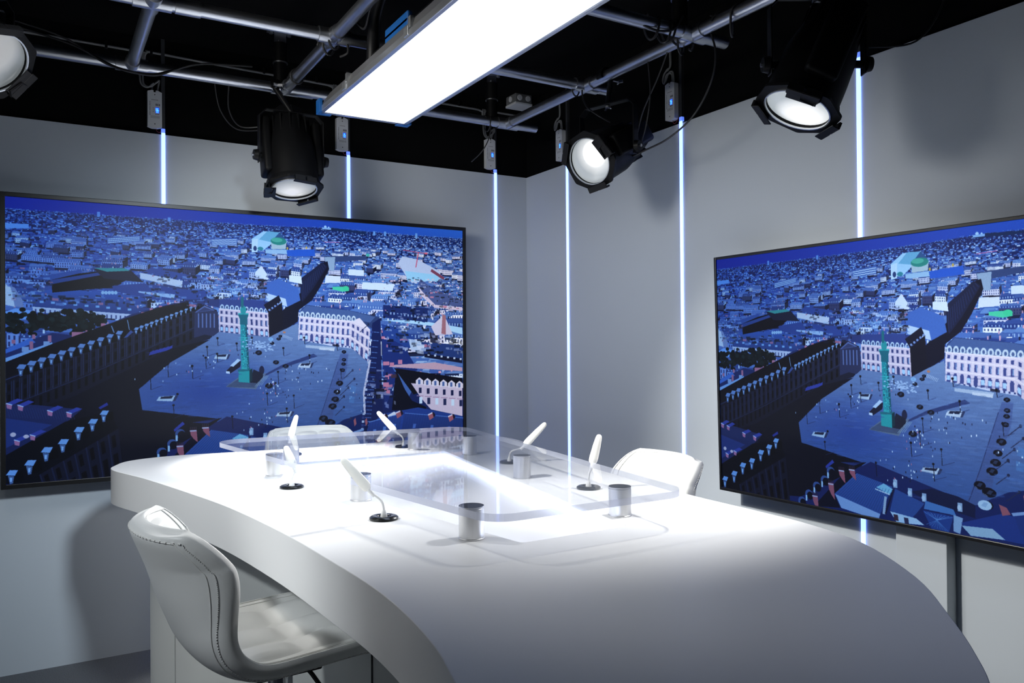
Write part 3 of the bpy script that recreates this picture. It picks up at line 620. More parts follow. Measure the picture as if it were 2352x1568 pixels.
def controller(wall, s, label, digits, cable):
    t = thing('led_controller', label, 'controller', (s, -.0, 2.44) if wall == 'L' else (0, s, 2.44), 'light controllers on the black wall band')
    # local: x along the wall to the viewer's right, y out of the wall, z up
    R = Matrix(((1, 0, 0), (0, -1, 0), (0, 0, 1))) if wall == 'L' else Matrix(((0, -1, 0), (-1, 0, 0), (0, 0, 1)))
    o = Vector((s, .012, 2.53)) if wall == 'L' else Vector((.012, s, 2.53))
    M = mat4(o, R)
    bm = bmesh.new()
    pts = [(-.031, -.082), (-.012, -.088), (.012, -.088), (.031, -.082), (.031, .080), (.014, .088), (.005, .088), (.005, .079), (-.005, .079), (-.005, .088), (-.014, .088), (-.031, .082)]
    lo = [bm.verts.new((x, .0, z)) for x, z in pts]; hi = [bm.verts.new((x, .026, z)) for x, z in pts]
    n = len(pts)
    for k in range(n): bm.faces.new((lo[k], lo[(k + 1) % n], hi[(k + 1) % n], hi[k]))
    bm.faces.new(hi); bm.faces.new(lo[::-1])
    bmesh.ops.transform(bm, matrix=M, verts=bm.verts); obj('case', bm, M_plastic, t)
    bm = bmesh.new(); box(bm, .003, .019, .024, .0268, -.018, .008, M); d = obj('display', bm, M_digitback, t)
    bm = bmesh.new()
    seg = {'a': (0, 1, 1, 1), 'b': (1, 1, 1, .5), 'c': (1, .5, 1, 0), 'd': (0, 0, 1, 0), 'e': (0, .5, 0, 0), 'f': (0, 1, 0, .5), 'g': (0, .5, 1, .5)}
    on = {'6': 'acdefg', '2': 'abged', '5': 'afgcd', '3': 'abgcd', '8': 'abcdefg'}
    for k, ch in enumerate(digits):
        for q in on[ch]:
            x0, z0, x1, z1 = seg[q]; X = .005 + k * .0066; Z = -.0085
            box(bm, X + x0 * .0045 - .0007, X + x1 * .0045 + .0007, .0266, .0274, Z + min(z0, z1) * .012 - .0007, Z + max(z0, z1) * .012 + .0007, M)
    for k in range(2): box(bm, .006 + k * .006, .0095 + k * .006, .0266, .0274, -.0165, -.0115, M)
    obj('digits', bm, M_digit, d)
    for z in (-.008, .000, .008):
        bm = bmesh.new(); box(bm, -.0085, -.0055, .0255, .0263, z - .0014 - .004, z + .0014 - .004, M); obj('button', bm, M_print, t)
    for z in (.068, -.070):
        bm = bmesh.new(); lathe(bm, [(.0028, 0), (.0028, .0006)], 10, M @ Matrix.Translation((0, .0258, z)) @ Matrix.Rotation(-PI / 2, 4, 'X')); obj('screw', bm, M_print, t)
    bm = bmesh.new()
    for k in range(9): box(bm, -.022, -.0195, .0258, .0262, .030 - k * .0075, .034 - k * .0075 + (k % 3) * .001, M)
    for k in range(5): box(bm, -.014 + k * .006, -.010 + k * .006, .0258, .0261, .042, .0445, M)
    for r in range(3):
        for k in range(8): box(bm, -.018 + k * .005, -.0145 + k * .005, .0258, .0261, -.034 - r * .004, -.0325 - r * .004, M)
    for k in range(3): box(bm, .004 + k * .007, .008 + k * .007, .0258, .0261, .016, .026, M)
    for k in range(3): box(bm, .003 + k * .006, .006 + k * .006, .0258, .0261, -.026, -.021, M)
    obj('printed_marks', bm, M_print, t)
    def w(p): return M @ Vector(p)
    bm = bmesh.new()
    for k, pts in enumerate(cable): tube(bm, [w(p) for p in pts], .0042, 8, smooth=8)
    plabel(obj('cable', bm, M_greycable, t), 'grey twin supply cable')
    bm = bmesh.new(); tube(bm, [w(p) for p in ((.006, .012, -.085), (.010, .014, -.100), (.022, .012, -.104), (.034, .008, -.088), (.036, .005, -.08))], .0012, 6, smooth=6); obj('output_lead', bm, M_red, t)
cabA = [[(-.050, .012, .26), (-.050, .012, .16), (-.046, .014, .115), (-.02, .016, .105), (.008, .018, .128), (.020, .016, .14), (.016, .014, .11), (.012, .013, .085)],
        [(-.064, .012, .26), (-.063, .012, .16), (-.056, .016, .112), (-.03, .018, .100), (-.005, .02, .122), (-.010, .014, .105), (-.010, .013, .085)]]
cabB = [[(-.03, .012, .26), (-.03, .012, .18), (-.028, .014, .12), (-.014, .016, .10), (.010, .018, .115), (.030, .018, .135), (.026, .02, .15), (.005, .016, .13), (-.004, .014, .085)],
        [(-.042, .012, .26), (-.042, .012, .18), (-.038, .014, .115), (-.016, .016, .092), (.014, .018, .11), (.022, .02, .14), (.010, .014, .085)]]
cabC = [[(-.006, .012, .24), (-.006, .012, .17), (-.03, .016, .155), (-.047, .018, .125), (-.035, .02, .10), (-.012, .02, .135), (.012, .016, .135), (.018, .014, .085)],
        [(-.012, .012, .24), (-.012, .012, .165), (-.04, .018, .145), (-.052, .02, .115), (-.04, .022, .095), (-.02, .024, .13), (.004, .016, .128), (.008, .014, .085)]]
controller('L', -2.058, 'grey light controller above the left end of the wide screen', '66', cabA)
controller('L', -1.148, 'grey light controller half under the corner of the bright ceiling panel', '26', cabB)
controller('L', -.252, 'grey light controller on the left wall nearest the corner', '26', cabB)
controller('R', -.372, 'grey light controller on the right wall nearest the corner', '38', cabC)
controller('R', -1.288, 'grey light controller on the right wall between two hanging lamps', '56', cabC)

# grey wall conduit
t = thing('wall_conduit', 'thin grey cable run clipped along the black left wall near the ceiling', 'cable', (-2.6, 0, 2.79))
bm = bmesh.new(); tube(bm, [(-4.2, .004, 2.80), (-3.2, .004, 2.80), (-2.17, .004, 2.795), (-2.135, .004, 2.79), (-2.11, .004, 2.77), (-2.108, .004, 2.70)], .006, 8, smooth=4); obj('cable', bm, M_greycable, t)
bm = bmesh.new(); tube(bm, [(-2.10, .004, 2.70), (-2.10, .004, 2.775), (-2.085, .004, 2.80), (-2.05, .004, 2.80), (-1.6, .004, 2.79), (-1.28, .004, 2.785), (-1.205, .004, 2.78), (-1.19, .004, 2.76), (-1.19, .004, 2.70)], .006, 8, smooth=4); obj('cable', bm, M_greycable, t)
bm = bmesh.new(); tube(bm, [(-1.178, .004, 2.70), (-1.178, .004, 2.77), (-1.16, .004, 2.785), (-.42, .004, 2.785), (-.31, .004, 2.78), (-.295, .004, 2.76), (-.294, .004, 2.70)], .006, 8, smooth=4); obj('cable', bm, M_greycable, t)
bm = bmesh.new(); tube(bm, [(-.282, .004, 2.70), (-.282, .004, 2.765), (-.265, .004, 2.785), (-.20, .004, 2.785), (-.02, .004, 2.785)], .006, 8, smooth=4); obj('cable', bm, M_greycable, t)
for x in (-2.26, -2.07, -1.55, -1.28, -.45):
    bm = bmesh.new(); box(bm, x - .006, x + .006, -.004, .014, 2.785, 2.815, bev=.002); obj('clip', bm, M_black, t)

t = thing('junction_box', 'grey square junction box on the black ceiling', 'electrical box', (-.10, -.085, CE))
bm = bmesh.new(); box(bm, -.155, -.045, -.14, -.03, CE - .05, CE, bev=.004); o = obj('housing', bm, mat('dark_grey_plastic', (.14, .145, .15), .5), t)
bm = bmesh.new(); box(bm, -.158, -.042, -.143, -.027, CE - .064, CE - .05, bev=.003); obj('lid', bm, M_plastic, t)
for (x, y) in ((-.128, -.14), (-.072, -.14)):
    bm = bmesh.new(); cyl(bm, (x, y, CE - .025), (x, y - .005, CE - .025), .016, 16); obj('knockout', bm, M_plastic, t)
bm = bmesh.new(); cyl(bm, (-.155, -.085, CE - .025), (-.160, -.085, CE - .025), .016, 16); obj('knockout', bm, M_plastic, t)

# ------------------------------------------------------------------ lighting grid
ZP = 2.60; RP = .0241
grid = thing('lighting_grid', 'grid of galvanised steel tubes hung under the black ceiling', 'lighting grid', (-1.4, -1.1, CE))
XE = [('D', -.357), ('E', -1.548), ('F', -2.19)]
YA = [-.385, -1.10, -1.80]
def pipe(a, b):
    bm = bmesh.new(); cyl(bm, a, b, RP, 28); obj('tube', bm, M_steel, grid, True)
pipe((-3.9, YA[0], ZP), (-.176, YA[0], ZP)); pipe((-3.9, YA[1], ZP), (-.228, YA[1], ZP)); pipe((-3.9, YA[2], ZP), (-.182, YA[2], ZP))
for n, x in XE: pipe((x, YA[0] + .0, ZP), (x, -4.3, ZP))
def coupling(x, y, across=True):
    bm = bmesh.new()
    cyl(bm, (x - .062, y, ZP), (x + .062, y, ZP), .0295, 24); cyl(bm, (x, y - .062, ZP), (x, y + (.062 if across else 0), ZP), .0293, 24)
    obj('coupling', bm, M_steel, grid, True)
for n, x in XE:
    for y in YA: coupling(x, y, y != YA[0])
for (x, y) in ((-2.075, YA[1]), (-1.46, YA[0] + .0)):
    bm = bmesh.new(); cyl(bm, (x - .042, y, ZP), (x + .042, y, ZP), .0282, 24); obj('sleeve', bm, M_steel, grid, True)
def hanger(x, y, dark=False):
    bm = bmesh.new()
    box(bm, x - .055, x + .055, y - .03, y + .03, CE - .008, CE, bev=.002)
    for s in (-1, 1): lathe(bm, [(.010, 0), (.010, .012)], 6, Matrix.Translation((x + s * .042, y, CE - .02)))
    box(bm, x - .027, x + .027, y - .004, y + .004, CE - .085, CE - .008)
    lathe(bm, [(.008, 0), (.010, .004), (.010, .010)], 12, Matrix.Translation((x, y - .004, CE - .05)) @ Matrix.Rotation(PI / 2, 4, 'X'))
    plate = obj('hanger_plate', bm, M_steel, grid)
    bm = bmesh.new(); lathe(bm, [(.030, ZP + .02), (.030, CE - .15), (.033, CE - .15), (.033, CE - .06), (.028, CE - .06)], 24, Matrix.Translation((x, y, 0))); plabel(obj('hanger_tube', bm, M_blackbody, grid, True), 'black drop tube')
    bm = bmesh.new(); lathe(bm, [(.0335, 0), (.0335, .006)], 24, Matrix.Translation((x, y, CE - .153))); obj('hanger_ring', bm, M_steel, grid, True)
hanger(-1.565, -.372); hanger(-.44, -.365); hanger(-.42, -1.80); hanger(-2.65, -.385)

# ------------------------------------------------------------------ stage lamps
def stage_lamp(label, lens, d, pipe_pt, hang_z, pivot_back, lensmat, up=(0, 0, 1), yoke_turn=None, rot=0., spread=.145):
    lens = Vector(lens); d = Vector(d).normalized(); pipe_pt = Vector(pipe_pt)
    t = thing('stage_spotlight', label, 'stage light', pipe_pt, 'black stage lamps on the tubes')
    R = frame_of(d, up); M = mat4(lens, R @ Matrix.Rotation(rot, 3, 'Z'))
    N = 40
    bm = bmesh.new()
    lathe(bm, [(.060, -.345), (.078, -.338), (.086, -.315), (.092, -.26), (.108, -.19), (.112, -.10), (.113, -.03), (.118, -.028), (.121, -.010), (.121, .0), (.100, .0), (.098, -.016)], N, M, True, False)
    body = obj('housing', bm, M_blackbody, t, True)
    bm = bmesh.new()                                           # ribbed lamp cap and side rails
    lathe(bm, [(.050, -.40), (.066, -.392), (.072, -.36), (.072, -.335)], 8, M)
    for k in range(14):
        a = 2 * PI * k / 14; box(bm, .074, .094, -.004, .004, -.335, -.215, M @ Matrix.Rotation(a, 4, 'Z'), bev=.0015)
    obj('ribbed_cap', bm, M_blackbody, t)
    for s in (0, 1):
        bm = bmesh.new(); Mr = M @ Matrix.Rotation(s * PI, 4, 'Z')
        box(bm, .095, .134, -.050, .050, -.33, -.055, Mr, bev=.014, seg=3); obj('side_cover', bm, M_blackbody, t, True)
    bm = bmesh.new()                                           # octagonal colour frame holder
    ro = [(.128 / math.cos(((k + .5) % 1 - .5) * PI / 4)) for k in range(8)]
    out = round_poly([(.134 * math.cos(PI / 8 + k * PI / 4), .134 * math.sin(PI / 8 + k * PI / 4)) for k in range(8)], .02, 3)
    inn = [(.101 * math.cos(-2 * PI * k / 32), .101 * math.sin(-2 * PI * k / 32)) for k in range(32)]
    poly_slab(bm, out, -.006, .004, [inn]); bmesh.ops.transform(bm, matrix=M, verts=bm.verts); obj('front_ring', bm, M_blackbody, t)
    bm = bmesh.new(); lathe(bm, [(.099, .002), (.103, .002), (.103, .008), (.099, .008), (.099, .002)], N, M, False, False); plabel(obj('retaining_ring', bm, M_alu, t, True), 'thin bright ring around the glass')
    for k, a in enumerate((PI * .06, PI * .75, PI * 1.45)):
        bm = bmesh.new(); Mk = M @ Matrix.Rotation(a, 4, 'Z')
        box(bm, .104, .128, -.050, .050, .020, .024, Mk, bev=.0015); box(bm, .122, .130, -.050, -.004, .0, .022, Mk); box(bm, .122, .130, .004, .050, .0, .022, Mk)
        if k == 0: box(bm, .080, .106, -.046, .046, .020, .023, Mk)
        obj('frame_clip', bm, M_black, t)
    bm = bmesh.new(); tube(bm, [M @ Vector(p) for p in ((.118, -.03, .004), (.118, -.03, .022), (.094, -.022, .026), (.094, .022, .026), (.118, .03, .022), (.118, .03, .004))], .0025, 6); obj('safety_latch', bm, M_black, t)
    # the lens keeps its own axes so that its glow is centred on the glass
    bm = bmesh.new()
    lathe(bm, [(.0995, -.004), (.085, .001), (.06, .005), (.03, .0075), (.001, .008)], N, None, True, True)
    lo = obj('lens', bm, lensmat, None, True); lo.matrix_basis = M @ Matrix.Translation((0, 0, -.004)); lo.parent = t; lo.matrix_parent_inverse = world_of(t).inverted()
    plabel(lo, 'glowing lamp glass')
    # yoke
    piv = lens - d * pivot_back
    side = Vector(yoke_turn).normalized() if yoke_turn else Vector(R.col[0]).normalized()
    side.z = 0; side.normalize()
    top = Vector((piv.x, piv.y, hang_z)); fwd = side.cross(Vector((0, 0, 1)))
    def strap(bm, pts, w, th):
        for a, b in zip(pts[:-1], pts[1:]):
            a, b = Vector(a), Vector(b); z = (b - a).normalized(); y = fwd; x = y.cross(z).normalized()
            Mx = mat4(a, Matrix((x, y, z)).transposed()); box(bm, -th / 2, th / 2, -w / 2, w / 2, -.002, (b - a).length + .002, Mx, bev=.0012, seg=1)
    bm = bmesh.new(); e = spread
    strap(bm, [piv - side * e - Vector((0, 0, .03)), Vector((*(piv - side * e).xy, hang_z - .03)), top - side * (e - .03), top + side * (e - .03), Vector((*(piv + side * e).xy, hang_z - .03)), piv + side * e - Vector((0, 0, .03))], .036, .005)
    obj('yoke', bm, M_black, t)
    for s in (-1, 1):
        bm = bmesh.new(); a = piv + side * s * .10; b = piv + side * s * (e + .006)
        cyl(bm, a, b, .012, 14); cyl(bm, b, b + side * s * .018, .026, 20, .022); obj('pivot_knob', bm, M_black, t, True)
        bm = bmesh.new(); cyl(bm, b + side * s * .016, b + side * s * .024, .007, 6); obj('pivot_bolt', bm, M_steel, t)
    # hook clamp
    bm = bmesh.new(); hd = Vector((pipe_pt.x, pipe_pt.y, ZP))
    ax = Vector((1, 0, 0)) if abs(d.y) > 9 else None
    along = fwd if ax is None else ax
    return t, body, piv, side, top
def hook(t, pipe_pt, along, top):
    p = Vector((pipe_pt[0], pipe_pt[1], ZP)); a = Vector(along).normalized(); s = a.cross(Vector((0, 0, 1)))
    bm = bmesh.new(); pts = []
    for k in range(15):
        an = -PI * .62 + k * PI * 1.24 / 14 + PI / 2
        pts.append(p + (s * math.cos(an) + Vector((0, 0, 1)) * math.sin(an)) * (RP + .008))
    for q0, q1 in zip(pts[:-1], pts[1:]):
        z = (q1 - q0).normalized(); x = a; y = z.cross(x).normalized()
        box(bm, -.018, .018, -.005, .005, -.002, (q1 - q0).length + .002, mat4(q0, Matrix((x, y, z)).transposed()))
    q = pts[0]
    cyl(bm, q, Vector((top.x, top.y, top.z)) + Vector((0, 0, .004)), .012, 12)
    obj('hook_clamp', bm, M_black, t, True)
    bm = bmesh.new(); m = p - Vector((0, 0, RP + .004)) - s * .0
    cyl(bm, p + s * (RP + .012) - Vector((0, 0, .012)), p + s * (RP + .05) - Vector((0, 0, .012)), .004, 8)
    for k in (-1, 1): box(bm, -.003, .003, -.006, .006, 0, .022, mat4(p + s * (RP + .05) - Vector((0, 0, .012)), frame_of(a * k + s * .5)))
    plabel(obj('wing_bolt', bm, M_steel, t), 'bright wing bolt')
    bm = bmesh.new(); lathe(bm, [(.013, 0), (.013, .008), (.006, .012)], 6, Matrix.Translation(top - Vector((0, 0, .014))))
    for k in (-1, 1): box(bm, -.004, .004, -.002, .002, 0, .022, mat4(top - Vector((0, 0, .012)), frame_of(a * k - Vector((0, 0, .5)))))
    plabel(obj('wing_nut', bm, M_steel, t), 'bright wing nut under the yoke')

LA, LB, LC, LD = (-1.537, -.487, 2.123), (-.475, -1.291, 2.201), (-.52, -2.426, 2.125), (-2.645, -1.11, 2.305)
DA, DB, DC, DD = (-.01, -.28, -.96), (-.868, -.259, -.424), (-.437, .106, -.893), (.533, -.574, -.622)
ta = stage_lamp('black stage lamp hanging nose down left of the ceiling panel', LA, DA, (-1.54, YA[0], ZP), 2.475, .15, lens_mat(.62, 'lens_soft', .0, .03, .30), yoke_turn=(1, 0, 0), up=(0, 1, 0))
hook(ta[0], (-1.60, YA[0]), (1, 0, 0), ta[4])
tb = stage_lamp('black stage lamp right of the wall corner, glass turned to the left stool', LB, DB, (-.357, -1.25, ZP), 2.475, .15, lens_mat(2.2, 'lens_hot', .038, .016, .13), rot=.3)
hook(tb[0], (-.357, -1.25), (0, 1, 0), tb[4])
tc_ = stage_lamp('large black stage lamp at upper right above the right screen', LC, DC, (-.40, -2.44, ZP), 2.475, .16, lens_mat(1.15, 'lens_hot_down', -.02, -.03, .34), yoke_turn=(.85, -.5, 0), rot=.3)
hook(tc_[0], (-.357, -2.44), (0, 1, 0), tc_[4])
td = stage_lamp('black stage lamp cut off by the left edge of the picture', LD, DD, (-2.74, -1.10, ZP), 2.56, .13, lens_mat(.30, 'lens_pale', -.04, .02, .5), rot=-.5)
hook(td[0], (-2.73, -1.10), (1, 0, 0), td[4])

# ------------------------------------------------------------------ ceiling light panel
PX0, PX1, PY0, PY1, PZ = -1.525, -1.135, -.83, -2.46, 2.38
t = thing('light_panel', 'large glowing white light panel with blue corners hung over the desk', 'light panel', ((PX0 + PX1) / 2, -1.6, PZ))
bm = bmesh.new(); box(bm, PX0 + .014, PX1 - .014, PY1 + .014, PY0 - .014, PZ, PZ + .006); obj('diffuser', bm, M_panel, t)
bm = bmesh.new()
for (x0, x1, y0, y1) in ((PX0, PX0 + .018, PY1, PY0), (PX1 - .018, PX1, PY1, PY0), (PX0, PX1, PY0 - .018, PY0), (PX0, PX1, PY1, PY1 + .018)): box(bm, x0, x1, y0, y1, PZ - .003, PZ + .022, bev=.003)
obj('rim', bm, M_alu, t)
bm = bmesh.new()                                               # sloped reflector housing
rings = []
for (ix, iy, z) in ((.004, .004, .02), (.010, .03, .04), (.016, .10, .058), (.07, .16, .076)):
    rings.append([bm.verts.new((x, y, PZ + z)) for x, y in ((PX0 + ix, PY0 - iy), (PX1 - ix, PY0 - iy), (PX1 - ix, PY1 + iy), (PX0 + ix, PY1 + iy))])
for q0, q1 in zip(rings[:-1], rings[1:]):
    for k in range(4): bm.faces.new((q0[k], q0[(k + 1) % 4], q1[(k + 1) % 4], q1[k]))
v0, v1 = rings[0], rings[-1]
bm.faces.new(v1); bm.faces.new(v0[::-1]); obj('housing', bm, mat('housing_aluminium', (.42, .42, .42), .38, .9), t)
for (x, y, sx, sy) in ((PX0, PY0, 1, -1), (PX1, PY0, -1, -1), (PX0, PY1, 1, 1), (PX1, PY1, -1, 1)):
    bm = bmesh.new()
    def bb(a0, a1, c0, c1, z0, z1): box(bm, x + sx * a0, x + sx * a1, y + sy * c0, y + sy * c1, z0, z1, bev=.002)
    bb(-.010, .038, -.010, .004, PZ - .007, PZ + .024); bb(-.010, .004, -.010, .038, PZ - .007, PZ + .05); bb(-.010, .05, -.010, .012, PZ - .008, PZ - .002)
    obj('corner_cap', bm, M_blue, t)
for y in (-1.15, -1.75): 
    bm = bmesh.new(); box(bm, PX0 - .004, PX0 + .012, y - .018, y + .018, PZ + .004, PZ + .034, bev=.002); box(bm, PX0 + .000, PX0 + .024, y - .030, y - .012, PZ + .026, PZ + .062); obj('latch', bm, M_alu, t)
for (x0, x1, y) in ((PX0 + .025, PX0 + .14, -1.60), (PX1 - .12, PX1 + .035, -1.22)):
    bm = bmesh.new(); box(bm, x0, x1, y - .10, y + .10, PZ + .075, PZ + .095, bev=.006); box(bm, x0, x0 + .02, y - .10, y + .10, PZ + .045, PZ + .115, bev=.006); box(bm, x1 - .02, x1, y - .10, y + .10, PZ + .03, PZ + .095, bev=.006); plabel(obj('bracket', bm, M_blue, t), 'blue mounting bracket')
bm = bmesh.new(); box(bm, PX0 + .08, PX1 - .08, -2.1, -1.15, PZ + .075, PZ + .135, bev=.01); obj('ballast_box', bm, M_blackbody, t)
bm = bmesh.new(); tube(bm, [(-1.43, -1.18, PZ + .06), (-1.43, -1.20, 2.50), (-1.44, -1.24, 2.58), (-1.46, -1.34, 2.66), (-1.48, -1.6, 2.74), (-1.49, -2.2, 2.79), (-1.49, -2.4, 2.869)], .024, 12, smooth=6); obj('yoke_arm', bm, M_black, t, True)
bm = bmesh.new()
for k in range(9): box(bm, PX1 - .0005, PX1 + .0008, PY0 - .075 - k * .009, PY0 - .070 - k * .009 - (k % 2) * .002, PZ + .004, PZ + .014)
obj('printed_marks', bm, M_print, t)

# ------------------------------------------------------------------ loose black cables on the tubes
def cable(label, runs, r=.0045, name='cable_loop'):
    p0 = Vector(runs[0][0]); t = thing(name, label, 'cable', p0, 'black lamp cables on the steel tubes')
    for q in runs:
        bm = bmesh.new(); tube(bm, q, r, 8, smooth=8); obj('cable', bm, M_cable, t, True)
def coil(c, ax, n, pitch, R=.0282, drop=0., ph=0.):
    ax = Vector(ax).normalized(); s = ax.cross(Vector((0, 0, 1))); pts = []
    for k in range(int(n * 10) + 1):
        a = 2 * PI * k / 10 + ph; sag = drop * max(0, -math.sin(a))
        pts.append(Vector(c) + ax * (pitch * k / 10) + s * math.cos(a) * R + Vector((0, 0, 1)) * (math.sin(a) * R - sag))
    return pts
cable('black cables sagging across the far tube at the upper left', [[(-2.62, -.40, 2.70), (-2.45, -.42, 2.66), (-2.33, -.42, 2.60), (-2.23, -.43, 2.562), (-2.12, -.43, 2.56), (-2.04, -.42, 2.59), (-1.92, -.42, 2.64), (-1.7, -.41, 2.67)], [(-2.60, -.39, 2.68), (-2.40, -.42, 2.63), (-2.29, -.43, 2.575), (-2.20, -.44, 2.552), (-2.10, -.44, 2.555), (-2.02, -.42, 2.60), (-1.9, -.40, 2.65), (-1.7, -.39, 2.68)]])
cable('black cable wound round the tube left of the ceiling panel', [coil((-1.548, -.56, ZP), (0, -1, 0), 1.6, .03, .0284, .004), coil((-1.548, -.98, ZP), (0, -1, 0), 2.4, .07, .0284, .02), [(-1.548, -1.14, 2.632), (-1.53, -1.25, 2.62), (-1.50, -1.3, 2.57), (-1.515, -1.4, 2.60), (-1.55, -1.6, 2.66)], [(-1.52, -1.10, 2.628), (-1.50, -1.11, 2.58), (-1.50, -1.12, 2.54), (-1.52, -1.09, 2.53)]])
cable('black cable hanging from the left tubes to the nose down lamp', [[(-1.80, -.40, 2.57), (-1.79, -.35, 2.48), (-1.74, -.32, 2.42), (-1.66, -.34, 2.42), (-1.60, -.40, 2.43)], [(-1.86, -.40, 2.57), (-1.83, -.36, 2.47), (-1.76, -.34, 2.40), (-1.66, -.36, 2.40), (-1.58, -.41, 2.42)]], .003)
cable('black cables looped where the right tubes cross', [coil((-.60, -1.80, ZP), (1, 0, 0), 2.2, .06, .0284, .03, .6), coil((-.50, -1.80, ZP), (1, 0, 0), 1.4, .05, .0284, .025, 2.), coil((-.357, -1.70, ZP), (0, -1, 0), 1.8, .05, .0284, .03), coil((-.357, -1.93, ZP), (0, -1, 0), 1.3, .10, .0284, .05), [(-.78, -1.78, 2.64), (-.66, -1.80, 2.60), (-.56, -1.82, 2.57), (-.48, -1.83, 2.585), (-.44, -1.84, 2.64)], [(-.36, -1.90, 2.635), (-.34, -2.0, 2.60), (-.33, -2.1, 2.60), (-.34, -2.22, 2.66)]])
cable('long black cable curving down from the tube crossing to the corner lamp', [[(-.34, -1.88, 2.585), (-.335, -1.90, 2.50), (-.33, -1.87, 2.40), (-.325, -1.77, 2.30), (-.32, -1.62, 2.245), (-.30, -1.45, 2.235), (-.27, -1.33, 2.24), (-.22, -1.27, 2.27), (-.21, -1.24, 2.29)]], .004)
cable('black cable dropping straight from the right tube behind the wall controller', [[(-.357, -1.66, 2.58), (-.34, -1.58, 2.50), (-.31, -1.45, 2.40), (-.26, -1.34, 2.31), (-.22, -1.26, 2.28)], [(-.357, -1.54, 2.575), (-.33, -1.52, 2.45), (-.31, -1.47, 2.34), (-.27, -1.38, 2.27)]], .003)
cable('black cable loop beside the small junction box', [coil((-.40, -1.06, ZP), (0, -1, 0), 1.1, .04, .0276, .02, 1.2), [(-.39, -1.12, 2.57), (-.40, -1.14, 2.52), (-.40, -1.18, 2.47), (-.37, -1.22, 2.43), (-.33, -1.25, 2.40)]], .0035)
cable('black cable tied round the tube end above the corner', [coil((-.50, YA[0], ZP), (1, 0, 0), 1.1, .03, .0262, .03, .5), [(-.47, -.41, 2.57), (-.48, -.40, 2.50), (-.50, -.36, 2.44), (-.52, -.28, 2.40)]], .003)
cable('thin black cable behind the large upper right lamp', [[(-.30, -2.48, 2.50), (-.22, -2.60, 2.47), (-.18, -2.72, 2.52), (-.20, -2.74, 2.58)], [(-.36, -2.56, 2.30), (-.28, -2.66, 2.30), (-.24, -2.72, 2.40), (-.24, -2.74, 2.52)]], .003)
# ------------------------------------------------------------------ wall screens
def picture_material():
    px = paint_city(); h, w = px.shape[:2]
    im = bpy.data.images.new('city_picture', w, h, alpha=False)
    buf = np.ones((h, w, 4), np.float32); buf[..., :3] = px[::-1]
    im.pixels.foreach_set(buf.ravel()); im.update(); im.pack()
    m = mat('screen_picture', (.004, .004, .005), .38, spec=.13); nt = m.node_tree; b = nt.nodes['Principled BSDF']
    tx = nt.nodes.new('ShaderNodeTexImage'); tx.image = im; tx.extension = 'EXTEND'
    uv = nt.nodes.new('ShaderNodeUVMap'); uv.uv_map = 'UVMap'
    nt.links.new(uv.outputs['UV'], tx.inputs['Vector']); nt.links.new(tx.outputs['Color'], b.inputs['Emission Color']); b.inputs['Emission Strength'].default_value = 1.
    return m
M_picture = picture_material()
def screen(wall, label, Ht, c, zc, off, tilt, bez, bottom):
    Wt = Ht * 16 / 9
    if wall == 'L': e1, e2, o = Vector((1, 0, 0)), Vector((0, -math.sin(tilt), math.cos(tilt))), Vector((c, -off, zc))
    else: e1, e2, o = Vector((0, -1, 0)), Vector((-math.sin(tilt), 0, math.cos(tilt))), Vector((-off, c, zc))
    n = e1.cross(e2)                                           # into the room
    M = mat4(o, Matrix((e1, e2, n)).transposed())
    t = thing('wall_screen', label, 'screen', M @ Vector((0, -Ht / 2 - bottom, 0)), 'city view screens')
    bm = bmesh.new(); vs = [bm.verts.new(M @ Vector((x * Wt / 2, y * Ht / 2, 0))) for x, y in ((-1, -1), (1, -1), (1, 1), (-1, 1))]
    f = bm.faces.new(vs); L = bm.loops.layers.uv.new('UVMap')
    for lp, q in zip(f.loops, ((0, 0), (1, 0), (1, 1), (0, 1))): lp[L].uv = q
    # a screen has a face and a thin body behind it
    me = obj('display', bm, M_picture, t); plabel(me, 'glowing blue aerial city picture')
    bm = bmesh.new(); w, h = Wt / 2, Ht / 2
    box(bm, -w - bez, -w, -h - bottom, h + bez, -.045, .006, M, bev=.002); box(bm, w, w + bez, -h - bottom, h + bez, -.045, .006, M, bev=.002)
    box(bm, -w - .001, w + .001, h, h + bez, -.045, .006, M, bev=.002); box(bm, -w - .001, w + .001, -h - bottom, -h, -.045, .006, M, bev=.002)
    box(bm, -w, w, -h, h, -.045, -.004, M); obj('frame', bm, M_frame, t)
    bm = bmesh.new(); box(bm, -w * .55, w * .55, -h * .6, h * .5, -off + .012, -.045, M, bev=.01); obj('rear_housing', bm, M_black, t)
    bm = bmesh.new(); 
    for s in (-1, 1): box(bm, s * w * .25 - .03, s * w * .25 + .03, -h * .5, h * .45, -off + .002, -off + .014, M)
    obj('wall_bracket', bm, M_black, t)
    return t
screen('L', 'largest screen, filling the left wall and running out of the picture', 1.2102, -1.5744, 1.4436, .12, .0082, .019, .020)
screen('R', 'smaller tilted screen on the right wall, cut off by the picture edge', .92995, -2.5281, 1.2843, .13, .0233, .011, .012)

